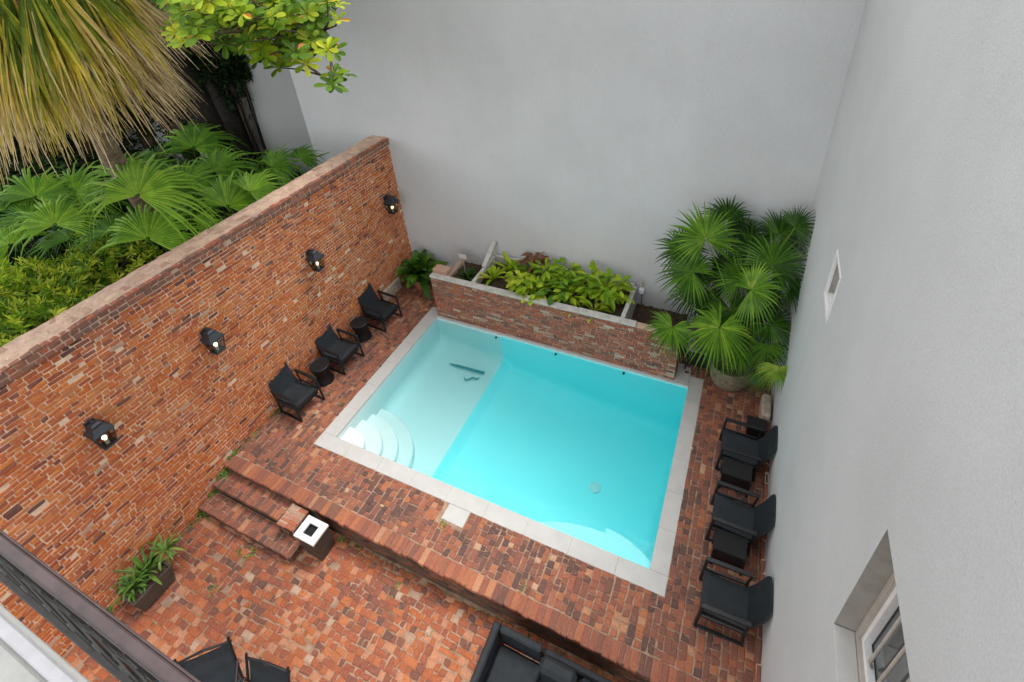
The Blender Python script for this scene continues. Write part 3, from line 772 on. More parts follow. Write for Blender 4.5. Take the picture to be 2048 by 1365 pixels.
# drain + return jets
dz = floor_z(-1.49)
g = G(); g.lathe((-1.5, 5.05, dz), [(0.001, 0.016), (0.035, 0.016), (0.04, 0.01), (0.06, 0.01), (0.064, 0.018), (0.095, 0.018), (0.105, 0.0)], 24); g.out('drain_cover', M_PLASTER_W, pool)
for xx in (-4.2, -2.85, -1.46):
    g = G(); g.tube([(xx, IY1 - 0.0, -0.12), (xx, IY1 - 0.02, -0.12)], 0.022, 12)
    g.tube([(xx, IY1 - 0.02, -0.12), (xx, IY1 - 0.035, -0.12)], 0.018, 10); g.out('return_jet', M_BLACK, pool)
for xx in (-2.35, -0.45):
    g = G(); g.tube([(xx, IY0 + 0.0, -0.14), (xx, IY0 + 0.03, -0.14)], 0.035, 12); g.out('return_jet', M_WHITE, pool)
# water
g = G(); V = [(IX0 + 0.0, IY0), (IX1, IY0), (IX1, IY1), (IX0, IY1)]
g.box(IX0 - 0.02, IX1 + 0.02, IY0 - 0.02, IY1 + 0.02, -1.5, WZ)
structure(g.out('water', M_WATER))
# things lying on the shallow floor
g = G(); g.tube([(-5.1, 6.19, SH + 0.03), (-4.9, 6.2, SH + 0.035), (-4.28, 6.23, SH + 0.03)], [0.012, 0.026, 0.028], 10)
tag(g.out('pole', M_TEAL, smooth=True), 'slim dark teal pole lying under water on the shallow pool floor', 'pole')
g = G(); g.tube([(-4.62 + 0.0, 5.98, SH + 0.02), (-4.56, 5.93, SH + 0.02), (-4.5, 5.98, SH + 0.02), (-4.44, 6.05, SH + 0.02), (-4.38, 6.03, SH + 0.02), (-4.32, 6.08, SH + 0.02)], 0.014, 8)
tag(g.out('hose_piece', M_TEAL, smooth=True), 'short curled piece of hose under water beside the teal pole', 'hose')

# ================================================================== RAISED PLANTER
pl = thing('raised_planter', 'raised brick planter bed with pale ledge behind the pool', 'planter bed', (-3, PWY, 0))
g = G()
g.box(PWX0, PWX1, PWY + 0.014, PWY + 0.13, -0.1, PWZ - 0.03)
g.box(PWX0, PWX0 + 0.12, PWY + 0.132, YB - 0.004, -0.1, 0.72)
g.out('core', M_PMORTAR, pl)
pcs = wall_bricks(Vector((PWX0, PWY + 0.008, -0.03)), X, Z, -Y, PWX1 - PWX0, PWZ - 0.01, ch=0.056, Ls=(0.1, 0.19), pj=0.35, h=0.007, joint=0.011, jit=0.004, tonef=lambda a, z: min(1, max(0, random.gauss(0.5, 0.27))))
pcs += wall_bricks(Vector((PWX0, YB - 0.004, 0)), -Y, Z, -X, YB - PWY - 0.01, 0.72, ch=0.056, h=0.007, tonef=lambda a, z: rnd())
pcs += wall_bricks(Vector((PWX1, PWY + 0.01, 0)), Y, Z, X, 0.12, PWZ - 0.03, ch=0.056, h=0.007, tonef=lambda a, z: rnd())
lay(pl, pcs, M_PLANTW, 'brick', 'brickwork')
for a, b in run(PWX0 - 0.01, -1.3, 4):
    g = G(); g.box(a, b - 0.004, PWY - 0.02, PWY + 0.12, PWZ - 0.028, PWZ + U(0.01, 0.018), 0.008); g.out('ledge', M_LEDGE, pl)
pcs = []; x = -1.29
while x < PWX1 - 0.05:
    w_ = U(0.14, 0.22); pcs.append(brick(Vector((0, 0, PWZ)), X, Y, Z, x, min(x + w_ - 0.01, PWX1), PWY - 0.015, PWY + 0.11, 0.01, 0.008, 0.01, 0.03, 0.006, U(0.8, 1))); x += w_
lay(pl, pcs, M_CAPST, 'ledge_brick')
g = G(); g.box(PWX0 - 0.005, -5.34, PWY + 0.125, PWY + 0.33, PWZ - 0.03, PWZ + 0.1, 0.012); g.out('corner_pillar', M_CAPST, pl)
g = G(); g.box(-4.76, -4.68, PWY + 0.131, YB - 0.12, 0.6, PWZ + 0.0, 0.006); g.out('divider', M_LEDGE, pl)
g = G(); g.box(-1.62, -1.54, PWY + 0.131, YB - 0.12, 0.3, PWZ - 0.0, 0.006); g.out('divider', M_LEDGE, pl)
g = G(); g.box(-4.7, -1.6, YB - 0.1, YB - 0.03, 0.6, PWZ - 0.0, 0.006); g.out('back_board', M_LEDGE, pl)
# soil sheets
def soil(x0, x1, y0, y1, z):
    V = []; F = []; a_, b_ = int((x1 - x0) / 0.06) + 1, int((y1 - y0) / 0.06) + 1
    for j in range(b_ + 1):
        for i in range(a_ + 1): V.append((x0 + (x1 - x0) * i / a_, y0 + (y1 - y0) * j / b_, z + U(-0.025, 0.025)))
    for j in range(b_):
        for i in range(a_): k = j * (a_ + 1) + i; F.append((k, k + 1, k + a_ + 2, k + a_ + 1))
    g = G(); g.add(V, F); return g
soil(-4.68, -1.62, PWY + 0.13, YB - 0.1, 0.9).out('soil', M_SOIL, pl)
soil(PWX0 + 0.12, -4.76, PWY + 0.13, YB - 0.01, 0.64).out('soil', M_SOIL, pl)
soil(-1.54, PWX1, PWY + 0.13, YB - 0.01, 0.55).out('soil', M_SOIL, pl)
g = G(); V = []
for (yy, zz) in ((7.45, PWZ + 0.01), (8.0, PWZ + 0.3)):
    for xx in (-4.77, -4.67):
        for dz_ in (0, 0.035): V.append((xx, yy, zz + dz_))
g.add(V, [(0, 1, 3, 2), (4, 6, 7, 5), (0, 4, 5, 1), (2, 3, 7, 6), (0, 2, 6, 4), (1, 5, 7, 3)])
tag(g.out('white_board', M_LEDGE), 'narrow weathered white board sloping up to the grey wall left of the lime plants', 'board')
q = on_y(925, 514, 7.72)
sg = thing('plant_marker', 'small blank white marker standing above the dark grassy tuft', 'marker', (q.x, q.y, 0.64))
g = G(); g.box(q.x - 0.1, q.x + 0.1, q.y - 0.006, q.y + 0.006, q.z - 0.05, q.z + 0.06, 0.003); g.out('plate', M_WHITE, sg)
g = G(); g.box(q.x - 0.01, q.x + 0.01, q.y + 0.007, q.y + 0.017, 0.6, q.z + 0.03); g.out('stake', M_LEDGE, sg)
# standpipe tap right of the planter
tp = thing('garden_tap', 'small garden tap on a thin pipe against the grey wall right of the planter', 'tap', (-1.45, YB - 0.06, 0.5))
g = G(); g.tube([(-1.45, YB - 0.06, 0.4), (-1.45, YB - 0.06, 1.12), (-1.45, YB - 0.09, 1.16), (-1.45, YB - 0.14, 1.12)], 0.012, 8); g.out('pipe', M_LEDGE, tp, smooth=True)
g = G(); g.box(-1.5, -1.4, YB - 0.13, YB - 0.03, 0.92, 1.02, 0.008); g.out('valve', M_WHITE, tp)
g = G(); g.tube([(-1.5, YB - 0.1, 1.18), (-1.4, YB - 0.1, 1.2)], 0.014, 6); g.sphere((-1.45, YB - 0.1, 1.2), 0.02); g.out('handle', M_STONE, tp)

# ================================================================== LANTERNS
def lantern(y, z, label):
    t = thing('wall_lantern', label, 'lantern', (XL, y, z), 'lanterns along the brick wall')
    x = XL + 0.15
    g = G(); g.box(XL + 0.008, XL + 0.03, y - 0.06, y + 0.06, z - 0.14, z + 0.2, 0.006); g.out('back_plate', M_LANT, t)
    def ring(z_, hw, xc=x): return [(xc - hw, y - hw, z_), (xc + hw, y - hw, z_), (xc + hw, y + hw, z_), (xc - hw, y + hw, z_)]
    # base tray
    g = G(); g.box(x - 0.082, x + 0.082, y - 0.082, y + 0.082, z - 0.2, z - 0.175, 0.006); g.box(x - 0.04, x + 0.04, y - 0.04, y + 0.04, z - 0.225, z - 0.2, 0.004); g.out('base', M_LANT, t)
    # roof: two stage pyramid + cap + ring
    g = G(); A = ring(z + 0.07, 0.125); B = ring(z + 0.085, 0.12); C = ring(z + 0.17, 0.06); D = ring(z + 0.2, 0.06); E_ = ring(z + 0.225, 0.03)
    g.add(A + B + C + D + E_, [(0, 3, 2, 1)] + [tuple((l * 4 + k, l * 4 + (k + 1) % 4, l * 4 + 4 + (k + 1) % 4, l * 4 + 4 + k)) for l in range(4) for k in range(4)] + [(16, 17, 18, 19)])
    g.out('roof', M_LANT, t)
    g = G(); pts = [(x + 0.028 * math.cos(a), y, z + 0.25 + 0.028 * math.sin(a)) for a in [2 * math.pi * k / 10 for k in range(11)]]; g.tube(pts, 0.006, 6)
    g.tube([(x - 0.02, y, z + 0.215), (XL + 0.06, y, z + 0.235), (XL + 0.02, y, z + 0.17)], 0.012, 6); g.out('hanger', M_LANT, t)
    # corner bars and glass, tapering down
    top, bot = 0.108, 0.072
    for sx, sy in ((1, 1), (1, -1), (-1, 1), (-1, -1)):
        g = G(); g.tube([(x + sx * bot, y + sy * bot, z - 0.176), (x + sx * top, y + sy * top, z + 0.07)], 0.008, 4); g.out('corner_bar', M_LANT, t)
    for k in range(4):
        a = ring(z - 0.174, bot - 0.003); b = ring(z + 0.068, top - 0.003); k2 = (k + 1) % 4
        g = G(); g.add([a[k], a[k2], b[k2], b[k]], [(0, 1, 2, 3)]); g.out('glass_pane', M_LGLASS, t)
    g = G(); g.tube([(x, y, z - 0.175), (x, y, z - 0.1)], 0.022, 10); s_ = g.out('candle_holder', M_WHITE, t)
    g = G(); g.sphere((x, y, z - 0.065), 0.03); g.out('bulb', M_BULB, t, smooth=True)
lantern(1.42, 2.14, 'black wall lantern nearest the camera, largest on the brick wall above the box planter')
lantern(3.09, 2.22, 'black wall lantern on the brick wall above the chair nearest the steps')
lantern(5.26, 2.25, 'black wall lantern above the middle chair and farther round side table')
lantern(7.55, 2.2, 'smallest black wall lantern at the far corner above the leafy pot plant')

# ================================================================== FURNITURE
def chair_parts(t, M):
    """lounge chair facing local +X; M maps local to world"""
    def put(g, name, mat, smooth=False): g.xf(M); g.out(name, mat, t, smooth, origin=M @ Vector((0, 0, 0.3)))
    W_ = 0.265
    # seat: slightly dished panel with thick front roll
    g = G(); n = 8; V = []; F = []
    for i in range(n + 1):
        x = -0.26 + 0.53 * i / n; z = 0.33 + 0.05 * (i / n) - 0.012 * math.sin(math.pi * i / n)
        if i == n: z -= 0.02
        for y_ in (-0.225, -0.19, 0.19, 0.225): V.append((x, y_, z - (0.012 if abs(y_) > 0.2 else 0)))
    for i in range(n):
        for j in range(3): a = i * 4 + j; F.append((a, a + 4, a + 5, a + 1))
    k = len(V); V += [(v[0], v[1], v[2] - 0.07) for v in V]
    F += [(f[0] + k, f[3] + k, f[2] + k, f[1] + k) for f in F[:]]
    for i in range(n):
        for j in (0, 3): a = i * 4 + j; F.append((a, a + k, a + 4 + k, a + 4))
    for i in (0, n):
        for j in range(3): a = i * 4 + j; F.append((a, a + 1, a + 1 + k, a + k))
    g.add(V, F); put(g, 'seat', M_WICK)
    # back: leaning panel, top corners eased
    g = G(); V = []; F = []
    for i in range(7):
        s = i / 6; x = -0.235 - 0.165 * s - 0.02 * math.sin(math.pi * s); z = 0.33 + 0.47 * s
        hw = 0.225 if i < 6 else 0.2
        for y_ in (-hw, -hw * 0.5, hw * 0.5, hw): V.append((x - (0.012 if abs(y_) < 0.2 else 0), y_, z))
    for i in range(6):
        for j in range(3): a = i * 4 + j; F.append((a, a + 4, a + 5, a + 1))
    k = len(V); V += [(v[0] - 0.028, v[1], v[2] - 0.01) for v in V]
    F += [(f[0] + k, f[3] + k, f[2] + k, f[1] + k) for f in F[:]]
    for i in range(6):
        for j in (0, 3): a = i * 4 + j; F.append((a, a + k, a + 4 + k, a + 4))
    for i in (0, 6):
        for j in range(3): a = i * 4 + j; F.append((a, a + 1, a + 1 + k, a + k))
    g.add(V, F); put(g, 'backrest', M_WICK)
    for s in (-1, 1):
        y_ = s * W_
        g = G(); g.box(-0.27, 0.27, y_ - 0.026, y_ + 0.026, 0.525, 0.56, 0.006); put(g, 'armrest', M_BLACK)
        g = G(); g.tube([(0.255, y_, 0.535), (0.285, y_, 0.015)], 0.021, 6); put(g, 'leg', M_BLACK)
        g = G(); g.tube([(-0.26, y_, 0.535), (-0.225, y_, 0.3), (-0.24, y_, 0.015)], 0.017, 6); put(g, 'leg', M_BLACK)
        g = G(); g.box(-0.255, 0.3, y_ - 0.018, y_ + 0.018, 0.002, 0.028, 0.004); put(g, 'sled_base', M_BLACK)
        g = G(); g.box(-0.25, 0.27, y_ - s * 0.0 - 0.012, y_ + 0.012, 0.29, 0.32, 0.003); put(g, 'seat_rail', M_BLACK)
    g = G(); g.box(-0.24, 0.25, -0.235, 0.235, 0.2, 0.285, 0.01); put(g, 'seat_box', M_WICKB)
    g = G(); g.box(0.235, 0.26, -0.25, 0.25, 0.27, 0.315, 0.004); g.box(-0.25, -0.225, -0.25, 0.25, 0.29, 0.32, 0.003); put(g, 'cross_rail', M_BLACK)
first = {}
def chair(x, y, z, rz, label, group):
    t = thing('lounge_chair', label, 'chair', (x, y, z), group)
    t.rotation_euler = (0, 0, 0)
    if not first:
        t.location = (0, 0, 0); chair_parts(t, Matrix.Identity(4)); first['t'] = t
        t.location = (x, y, z); t.rotation_euler = (0, 0, rz)
    else:
        for c in list(first['t'].children):
            d = c.copy(); COL.objects.link(d); d.parent = t
        t.rotation_euler = (0, 0, rz)
    return t
GL, GR = 'lounge chairs along the brick wall', 'lounge chairs along the grey wall'
chair(-6.73, 3.82, 0, rad(-3), 'charcoal lounge chair nearest the brick steps against the brick wall', GL)
chair(-6.74, 4.96, 0, rad(-2), 'charcoal lounge chair between the two round side tables', GL)
chair(-6.72, 6.24, 0, rad(-4), 'charcoal lounge chair nearest the leafy corner plant by the brick wall', GL)
chair(0.63, 3.395, 0, rad(181), 'charcoal lounge chair by the grey wall with no table beside its near arm', GR)
chair(0.64, 4.45, 0, rad(179), 'middle charcoal lounge chair along the grey wall', GR)
chair(0.64, 5.56, 0, rad(180), 'charcoal lounge chair by the grey wall nearest the potted fan palm', GR)

def drum(x, y, label):
    t = thing('side_table', label, 'side table', (x, y, 0), 'round side tables between the chairs')
    g = G(); g.lathe((x, y, 0), [(0.001, 0.425), (0.165, 0.425), (0.178, 0.432), (0.188, 0.425), (0.188, 0.4), (0.17, 0.385)], 28); g.out('table_top', M_BLACK, t, smooth=False)
    g = G(); g.lathe((x, y, 0), [(0.17, 0.386), (0.15, 0.3), (0.125, 0.2), (0.14, 0.1), (0.175, 0.02), (0.18, 0.0)], 28); g.out('body', M_WICKB, t, smooth=True)
    for k in range(10):
        a = 2 * math.pi * k / 10
        g = G(); g.tube([(x + r * math.cos(a + tw), y + r * math.sin(a + tw), z) for r, z, tw in ((0.174, 0.385, 0), (0.155, 0.3, .1), (0.13, 0.2, .25), (0.145, 0.1, .4), (0.182, 0.01, .5))], 0.007, 5); g.out('rib', M_BLACK, t)
drum(-6.76, 4.44, 'round black woven side table nearer the steps, between two chairs')
drum(-6.82, 5.66, 'round black woven side table nearer the corner plant, beside the far chair')
def cube_table(x, y, label):
    t = thing('side_table', label, 'side table', (x, y, 0), 'square side tables by the grey wall')
    g = G(); g.box(x - 0.2, x + 0.2, y - 0.14, y + 0.14, 0.375, 0.4, 0.006); g.out('table_top', M_WICKB, t)
    g = G(); g.box(x - 0.185, x + 0.185, y - 0.13, y + 0.13, 0.06, 0.373, 0.01); g.out('body', M_WICKB, t)
    for sx in (-1, 1):
        for sy in (-1, 1): g = G(); g.box(x + sx * 0.185 - 0.014, x + sx * 0.185 + 0.014, y + sy * 0.13 - 0.014, y + sy * 0.13 + 0.014, 0, 0.374, 0.003); g.out('leg', M_BLACK, t)
cube_table(0.62, 5.13, 'square black side table in the gap below the chair nearest the palm')
cube_table(0.62, 4.03, 'square black side table beside the middle chair of the grey wall row')
g = G(); g.box(0.72, 0.98, 6.02, 6.2, 0, 0.3, 0.02); g.box(0.7, 1.0, 6.0, 6.22, 0.3, 0.33, 0.01)
tag(g.out('plastic_box', M_WICKB), 'black box on the paving behind the chair nearest the palm', 'box')
g = G()
for i in range(1):
    g.box(0.9, 1.04, 6.28, 6.75, 0, 0.36, 0.03)
o = g.out('stone_block', M_STONE); tag(o, 'rough pale stone block at the foot of the grey wall below the palm', 'stone')
# small black table behind the planter end
t = thing('side_table', 'black metal table with a pale shelf half hidden under the fan palm', 'side table', (-0.12, 7.3, 0))
g = G(); g.box(-0.42, 0.06, 7.12, 7.5, 0.5, 0.53, 0.005); g.out('table_top', M_SLAB, t)
for xx in (-0.4, 0.04):
    for yy in (7.14, 7.48): g = G(); g.box(xx - 0.015, xx + 0.015, yy - 0.015, yy + 0.015, 0, 0.499); g.out('leg', M_BLACK, t)
g = G(); g.box(-0.38, 0.02, 7.16, 7.46, 0.12, 0.42, 0.01); g.out('cabinet', M_WICKB, t)

# bin
t = thing('litter_bin', 'square dark litter bin with a white top and square opening beside the steps', 'bin', (-4.88, 2.16, -H))
x0, x1, y0, y1, zt = -5.07, -4.69, 2.0, 2.31, 0.06
g = G(); V = [(x0 + 0.07, y0 + 0.03, -H), (x1 - 0.02, y0 + 0.03, -H), (x1 - 0.02, y1 - 0.01, -H), (x0 + 0.07, y1 - 0.01, -H), (x0 + 0.01, y0 + 0.01, zt - 0.035), (x1 - 0.01, y0 + 0.01, zt - 0.035), (x1 - 0.01, y1 - 0.01, zt - 0.035), (x0 + 0.01, y1 - 0.01, zt - 0.035)]
g.add(V, [(0, 1, 5, 4), (1, 2, 6, 5), (2, 3, 7, 6), (3, 0, 4, 7), (0, 3, 2, 1)]); g.out('body', M_BIN, t)
hx0, hx1, hy0, hy1 = -4.97, -4.8, 2.08, 2.23
g = G()
for a in ((x0, hx0, y0, y1), (hx1, x1, y0, y1), (hx0, hx1, y0, hy0), (hx0, hx1, hy1, y1)): g.box(*a, zt - 0.034, zt)
g.out('top', M_WHITE, t)
g = G(); g.box(hx0 + .001, hx1 - .001, hy0 + .001, hy1 - .001, zt - 0.16, zt - 0.06); g.box(hx0 - 0.0, hx1, hy0, hy0 + 0.002, zt - 0.06, zt - 0.035); g.out('liner', M_BLACK, t)

# sofa at the bottom edge
t = thing('sofa', 'charcoal outdoor sofa with loose back cushion against the terrace riser', 'sofa', (-1.2, 1.75, -H))
bz = -H
def sbox(name, mat, *a, bev=0.02): g = G(); g.box(*a, bev); return g.out(name, mat, t)
sbox('armrest', M_CUSH, -1.88, -1.79, 1.35, 2.18, bz + 0.05, bz + 0.64)
sbox('back_rail', M_CUSH, -1.785, -1.235, 2.1, 2.18, bz + 0.3, bz + 0.64)
sbox('back_rail', M_CUSH, -1.22, -0.4, 2.12, 2.2, bz + 0.25, bz + 0.56)
sbox('seat_base', M_WICKB, -1.785, -0.42, 1.36, 2.09, bz + 0.08, bz + 0.26)
sbox('seat_cushion', M_CUSH, -1.78, -1.2, 1.4, 2.08, bz + 0.265, bz + 0.38, bev=0.03)
sbox('seat_cushion', M_CUSH, -1.19, -0.45, 1.36, 2.08, bz + 0.265, bz + 0.42, bev=0.035)
sbox('back_cushion', M_WICK, -1.21, -0.78, 1.93, 2.1, bz + 0.42, bz + 0.7, bev=0.045)
sbox('back_cushion', M_WICK, -0.76, -0.42, 1.95, 2.1, bz + 0.42, bz + 0.62, bev=0.045)
for xx in (-1.85, -0.45): g = G(); g.box(xx - 0.02, xx + 0.02, 1.4, 1.44, bz, bz + 0.06); g.out('leg', M_BLACK, t)

# two sling chairs at the bottom left
def sling(cx, cy, rz, label, sc=1.0):
    t = thing('sling_chair', label, 'chair', (cx, cy, -H), 'sling chairs on the lower patio')
    M = Matrix.Translation((cx, cy, -H)) @ Matrix.Rotation(rz, 4, 'Z') @ Matrix.Scale(sc, 4)
    def put(g, n, m): g.xf(M); g.out(n, m, t, origin=M @ Vector((0, 0, 0.3)))
    def panel(pts, hw, th=0.012):
        V = []; F = []
        for i, (x, z) in enumerate(pts):
            for y_ in (-hw, -hw / 3, hw / 3, hw): V.append((x, y_, z - 0.02 * (1 - (y_ / hw) ** 2)))
        n = len(pts)
        for i in range(n - 1):
            for j in range(3): a = i * 4 + j; F.append((a, a + 1, a + 5, a + 4))
        k = len(V); V += [(v[0], v[1], v[2] - th) for v in V]; F += [tuple(q + k for q in reversed(f)) for f in F[:]]
        for i in range(n - 1):
            for j in (0, 3): a = i * 4 + j; F.append((a, a + 4, a + 4 + k, a + k))
        return G().add(V, F)
    put(panel([(-0.3, 0.36), (-0.1, 0.33), (0.1, 0.34), (0.26, 0.38)], 0.26), 'seat', M_WICK)
    put(panel([(-0.3, 0.37), (-0.38, 0.52), (-0.46, 0.7), (-0.5, 0.82)], 0.26), 'backrest', M_WICK)
    g = G(); g.tube([(-0.5 - 0.0, -0.3, 0.83), (-0.505, 0, 0.87), (-0.5, 0.3, 0.83)], 0.016, 6); put(g, 'top_bar', M_BLACK)
    for s in (-1, 1):
        g = G(); g.tube([(0.3, s * 0.28, 0.39), (-0.3, s * 0.28, 0.35), (-0.52, s * 0.28, 0.9)], 0.016, 6); put(g, 'side_bar', M_BLACK)
        g = G(); g.tube([(0.28, s * 0.28, 0.39), (0.32, s * 0.28, 0.01)], 0.014, 6); put(g, 'leg', M_BLACK)
        g = G(); g.tube([(-0.3, s * 0.28, 0.35), (-0.36, s * 0.28, 0.01)], 0.014, 6); put(g, 'leg', M_BLACK)
        g = G(); g.tube([(0.24, s * 0.29, 0.39), (0.2, s * 0.3, 0.58), (-0.38, s * 0.3, 0.6)], 0.014, 6); put(g, 'armrest', M_BLACK)
pa = (on_z(350, 1330, 0.4) + on_z(462, 1278, 0.4)) / 2; pb = (on_z(502, 1314, 0.3) + on_z(572, 1350, 0.3)) / 2
sling(pa.x + 0.35, pa.y - 0.36, rad(-45), 'charcoal sling chair at the bottom edge, left one, turned to the steps')
sling(pb.x + 0.12, pb.y - 0.5, rad(-80), 'charcoal sling chair at the bottom edge, right of the other sling chair')

# ================================================================== BALCONY AND RAILING UNDER THE CAMERA
bal = thing('balcony', 'edge of a pale concrete balcony floor at the bottom left corner', 'balcony', (-2, -0.6, 4.9))
zb = 5.0; D = 7.5 - zb
g = G(); g.box(-5.2, 3.5, -2.0, -0.068, zb - 0.16, zb - 0.02, 0.01); g.out('slab_edge', M_COPING, bal)
g = G(); g.box(-5.2, 3.5, -0.131, -0.084, zb - 0.018, zb + 0.012, 0.006); g.out('edge_board', M_PLANK, bal)
g = G(); g.box(-5.2, 3.5, -2.0, -0.143, zb - 0.018, zb + 0.0, 0.004); g.out('slab', M_SLAB, bal)
rl = thing('balcony_railing', 'dark bronze and black wrought iron railing crossing the bottom left corner', 'railing', (-2, 0.03, zb))
zt = 6.0; Dt = 7.5 - zt
g = G(); g.box(-5.2, 3.5, 0.027 * Dt / 1.0 - 0.006, 0.041 * Dt, zt - 0.02, zt, 0.004); g.out('handrail', M_BRONZE, rl)
g = G(); g.box(-5.2, 3.5, 0.0205 * Dt, 0.0245 * Dt + 0.003, zt - 0.05, zt - 0.022, 0.003); g.out('handrail', M_BRONZE, rl)
g = G(); g.box(-5.2, 3.5, 0.044 * Dt - 0.004, 0.044 * Dt + 0.003, zt - 0.035, zt - 0.008, 0.002); g.out('handrail_lip', M_BRONZE, rl)
zl = 5.16; Dl = 7.5 - zl
g = G(); g.box(-5.2, 3.5, -0.006 * Dl, 0.007 * Dl, zl - 0.05, zl, 0.004); g.out('bottom_rail', M_IRON, rl)
for k in range(46):      # scrolled balusters leaning from handrail to bottom rail
    x = -5.1 + 0.155 * k
    g = G(); pts = []
    for i in range(15):
        s = i / 14
        pts.append((x + 0.05 * math.sin(s * 2 * math.pi), 0.022 * Dt + (0.004 * Dl - 0.022 * Dt) * s, zt - 0.03 - (zt - 0.04 - zl) * s))
    g.tube(pts, 0.007, 5); bo = g.out('baluster', M_IRON, rl)
    if 0:
        pass
for k in range(44):
    x = -5.02 + 0.155 * k
    for zc, sgn_ in ((zt - 0.2, 1), (zl + 0.2, -1)):
        pts = []
        f = (zt - zc) / (zt - zl)
        yy = 0.022 * Dt + (0.004 * Dl - 0.022 * Dt) * f
        for i in range(16):
            a = i * 0.55; r = 0.012 + 0.0042 * i
            pts.append((x + r * math.cos(a) * sgn_, yy + 0.004 * math.sin(a * 0.5), zc + r * math.sin(a)))
        g = G(); g.tube(pts, 0.005, 5); g.out('scroll', M_IRON, rl)

# ================================================================== PLANTS
def V3(*a): return Vector(a)
def fan(g, hub, axis, normal, R, n=38, span=rad(300), join=0.5, droop=0.35, seed_t=0.5, tsp=0.25, cup=0.15, tipvar=0.12, tip_t=0.0, wfac=1.0):
    axis = Vector(axis).normalized(); normal = Vector(normal); normal = (normal - axis * normal.dot(axis)).normalized(); side = normal.cross(axis)
    da = span / n; dn = Vector((0, 0, -1))
    ts = [0.03, join * 0.5, join, join + (1 - join) * 0.4, join + (1 - join) * 0.72, 1.0]
    bt = seed_t
    for k in range(n):
        a = -span / 2 + da * (k + 0.5)
        d = axis * math.cos(a) + side * math.sin(a)
        sd_ = -axis * math.sin(a) + side * math.cos(a)
        Rk = R * (1 - 0.22 * (abs(a) / (span / 2)) ** 2) * U(1 - tipvar, 1 + tipvar * 0.3)
        dr = droop * U(0.5, 1.5); sway = U(-0.05, 0.05)
        t0 = min(0.93, max(0.0, bt + U(-tsp, tsp)))
        V = []
        for i, t in enumerate(ts):
            r = Rk * t
            base = t * R * math.tan(da / 2) if t <= join else join * R * math.tan(da / 2) * max(0.05, (1 - t) / (1 - join)) ** 0.8 * wfac
            fold = base * 0.45
            u_ = max(0, t - join * 0.8)
            p = hub + d * (r * (1 - 0.35 * dr * u_ * u_)) + normal * (cup * R * t * (1 - 0.9 * t)) + dn * (dr * R * u_ * u_ * 1.6 + 0.06 * R * t) + sd_ * (sway * R * u_)
            V += [p - sd_ * base - normal * fold, p + normal * fold * 0.6, p + sd_ * base - normal * fold]
        F = []; T = []
        for i in range(len(ts) - 1):
            F += [(i * 3, i * 3 + 1, i * 3 + 4, i * 3 + 3), (i * 3 + 1, i * 3 + 2, i * 3 + 5, i * 3 + 4)]
            tt = t0 + (0.1 if i < 1 else 0) + (tip_t if i >= 3 else 0)
            tt = min(1, max(0, tt)); T += [tt, max(0, tt - 0.12)]
        g.add(V, F, T)
def frond(parent, base, hub, axis, normal, R, mat=M_PALM, pet=True, **kw):
    g = G(); fan(g, Vector(hub), axis, normal, R, **kw)
    o = g.out('frond', mat, parent, origin=hub)
    if pet and base is not None:
        base = Vector(base); hub = Vector(hub); mid = (base + hub) / 2 + Vector((0, 0, 0.12 * (hub - base).length))
        g = G(); pts = [base.lerp(mid, 0.5) * 0.5 + (base.lerp(mid, 0.5)) * 0.5]
        pts = [(base * (1 - s) ** 2 + mid * 2 * s * (1 - s) + hub * s * s) for s in [i / 6 for i in range(7)]]
        g.tube(pts, [0.016, 0.014, 0.012, 0.011, 0.01, 0.009, 0.008], 5, t=0.75); g.out('stalk', mat, o, smooth=True)
    return o

# ---- potted fan palm in the back right corner
pp = thing('fan_palm', 'big lush green fan palm in a round stone pot in the back right corner', 'palm', (0.38, 7.1, 0))
g = G(); g.lathe((0.36, 7.14, 0), [(0.001, 0.0), (0.27, 0.0), (0.33, 0.12), (0.355, 0.3), (0.35, 0.42), (0.365, 0.45), (0.35, 0.475), (0.31, 0.47), (0.3, 0.42), (0.001, 0.4)], 32); g.out('pot', M_BASKET, pp, smooth=True)
for k in range(5):
    a = k * 1.3; g = G(); x, y = 0.36 + 0.1 * math.cos(a), 7.16 + 0.1 * math.sin(a)
    g.tube([(x, y, 0.38), (x + 0.06 * math.cos(a), y + 0.06 * math.sin(a), 0.8), (x + 0.12 * math.cos(a), y + 0.12 * math.sin(a), 1.25)], [0.045, 0.04, 0.032], 8); g.out('stem', M_PBARK, pp, smooth=True)
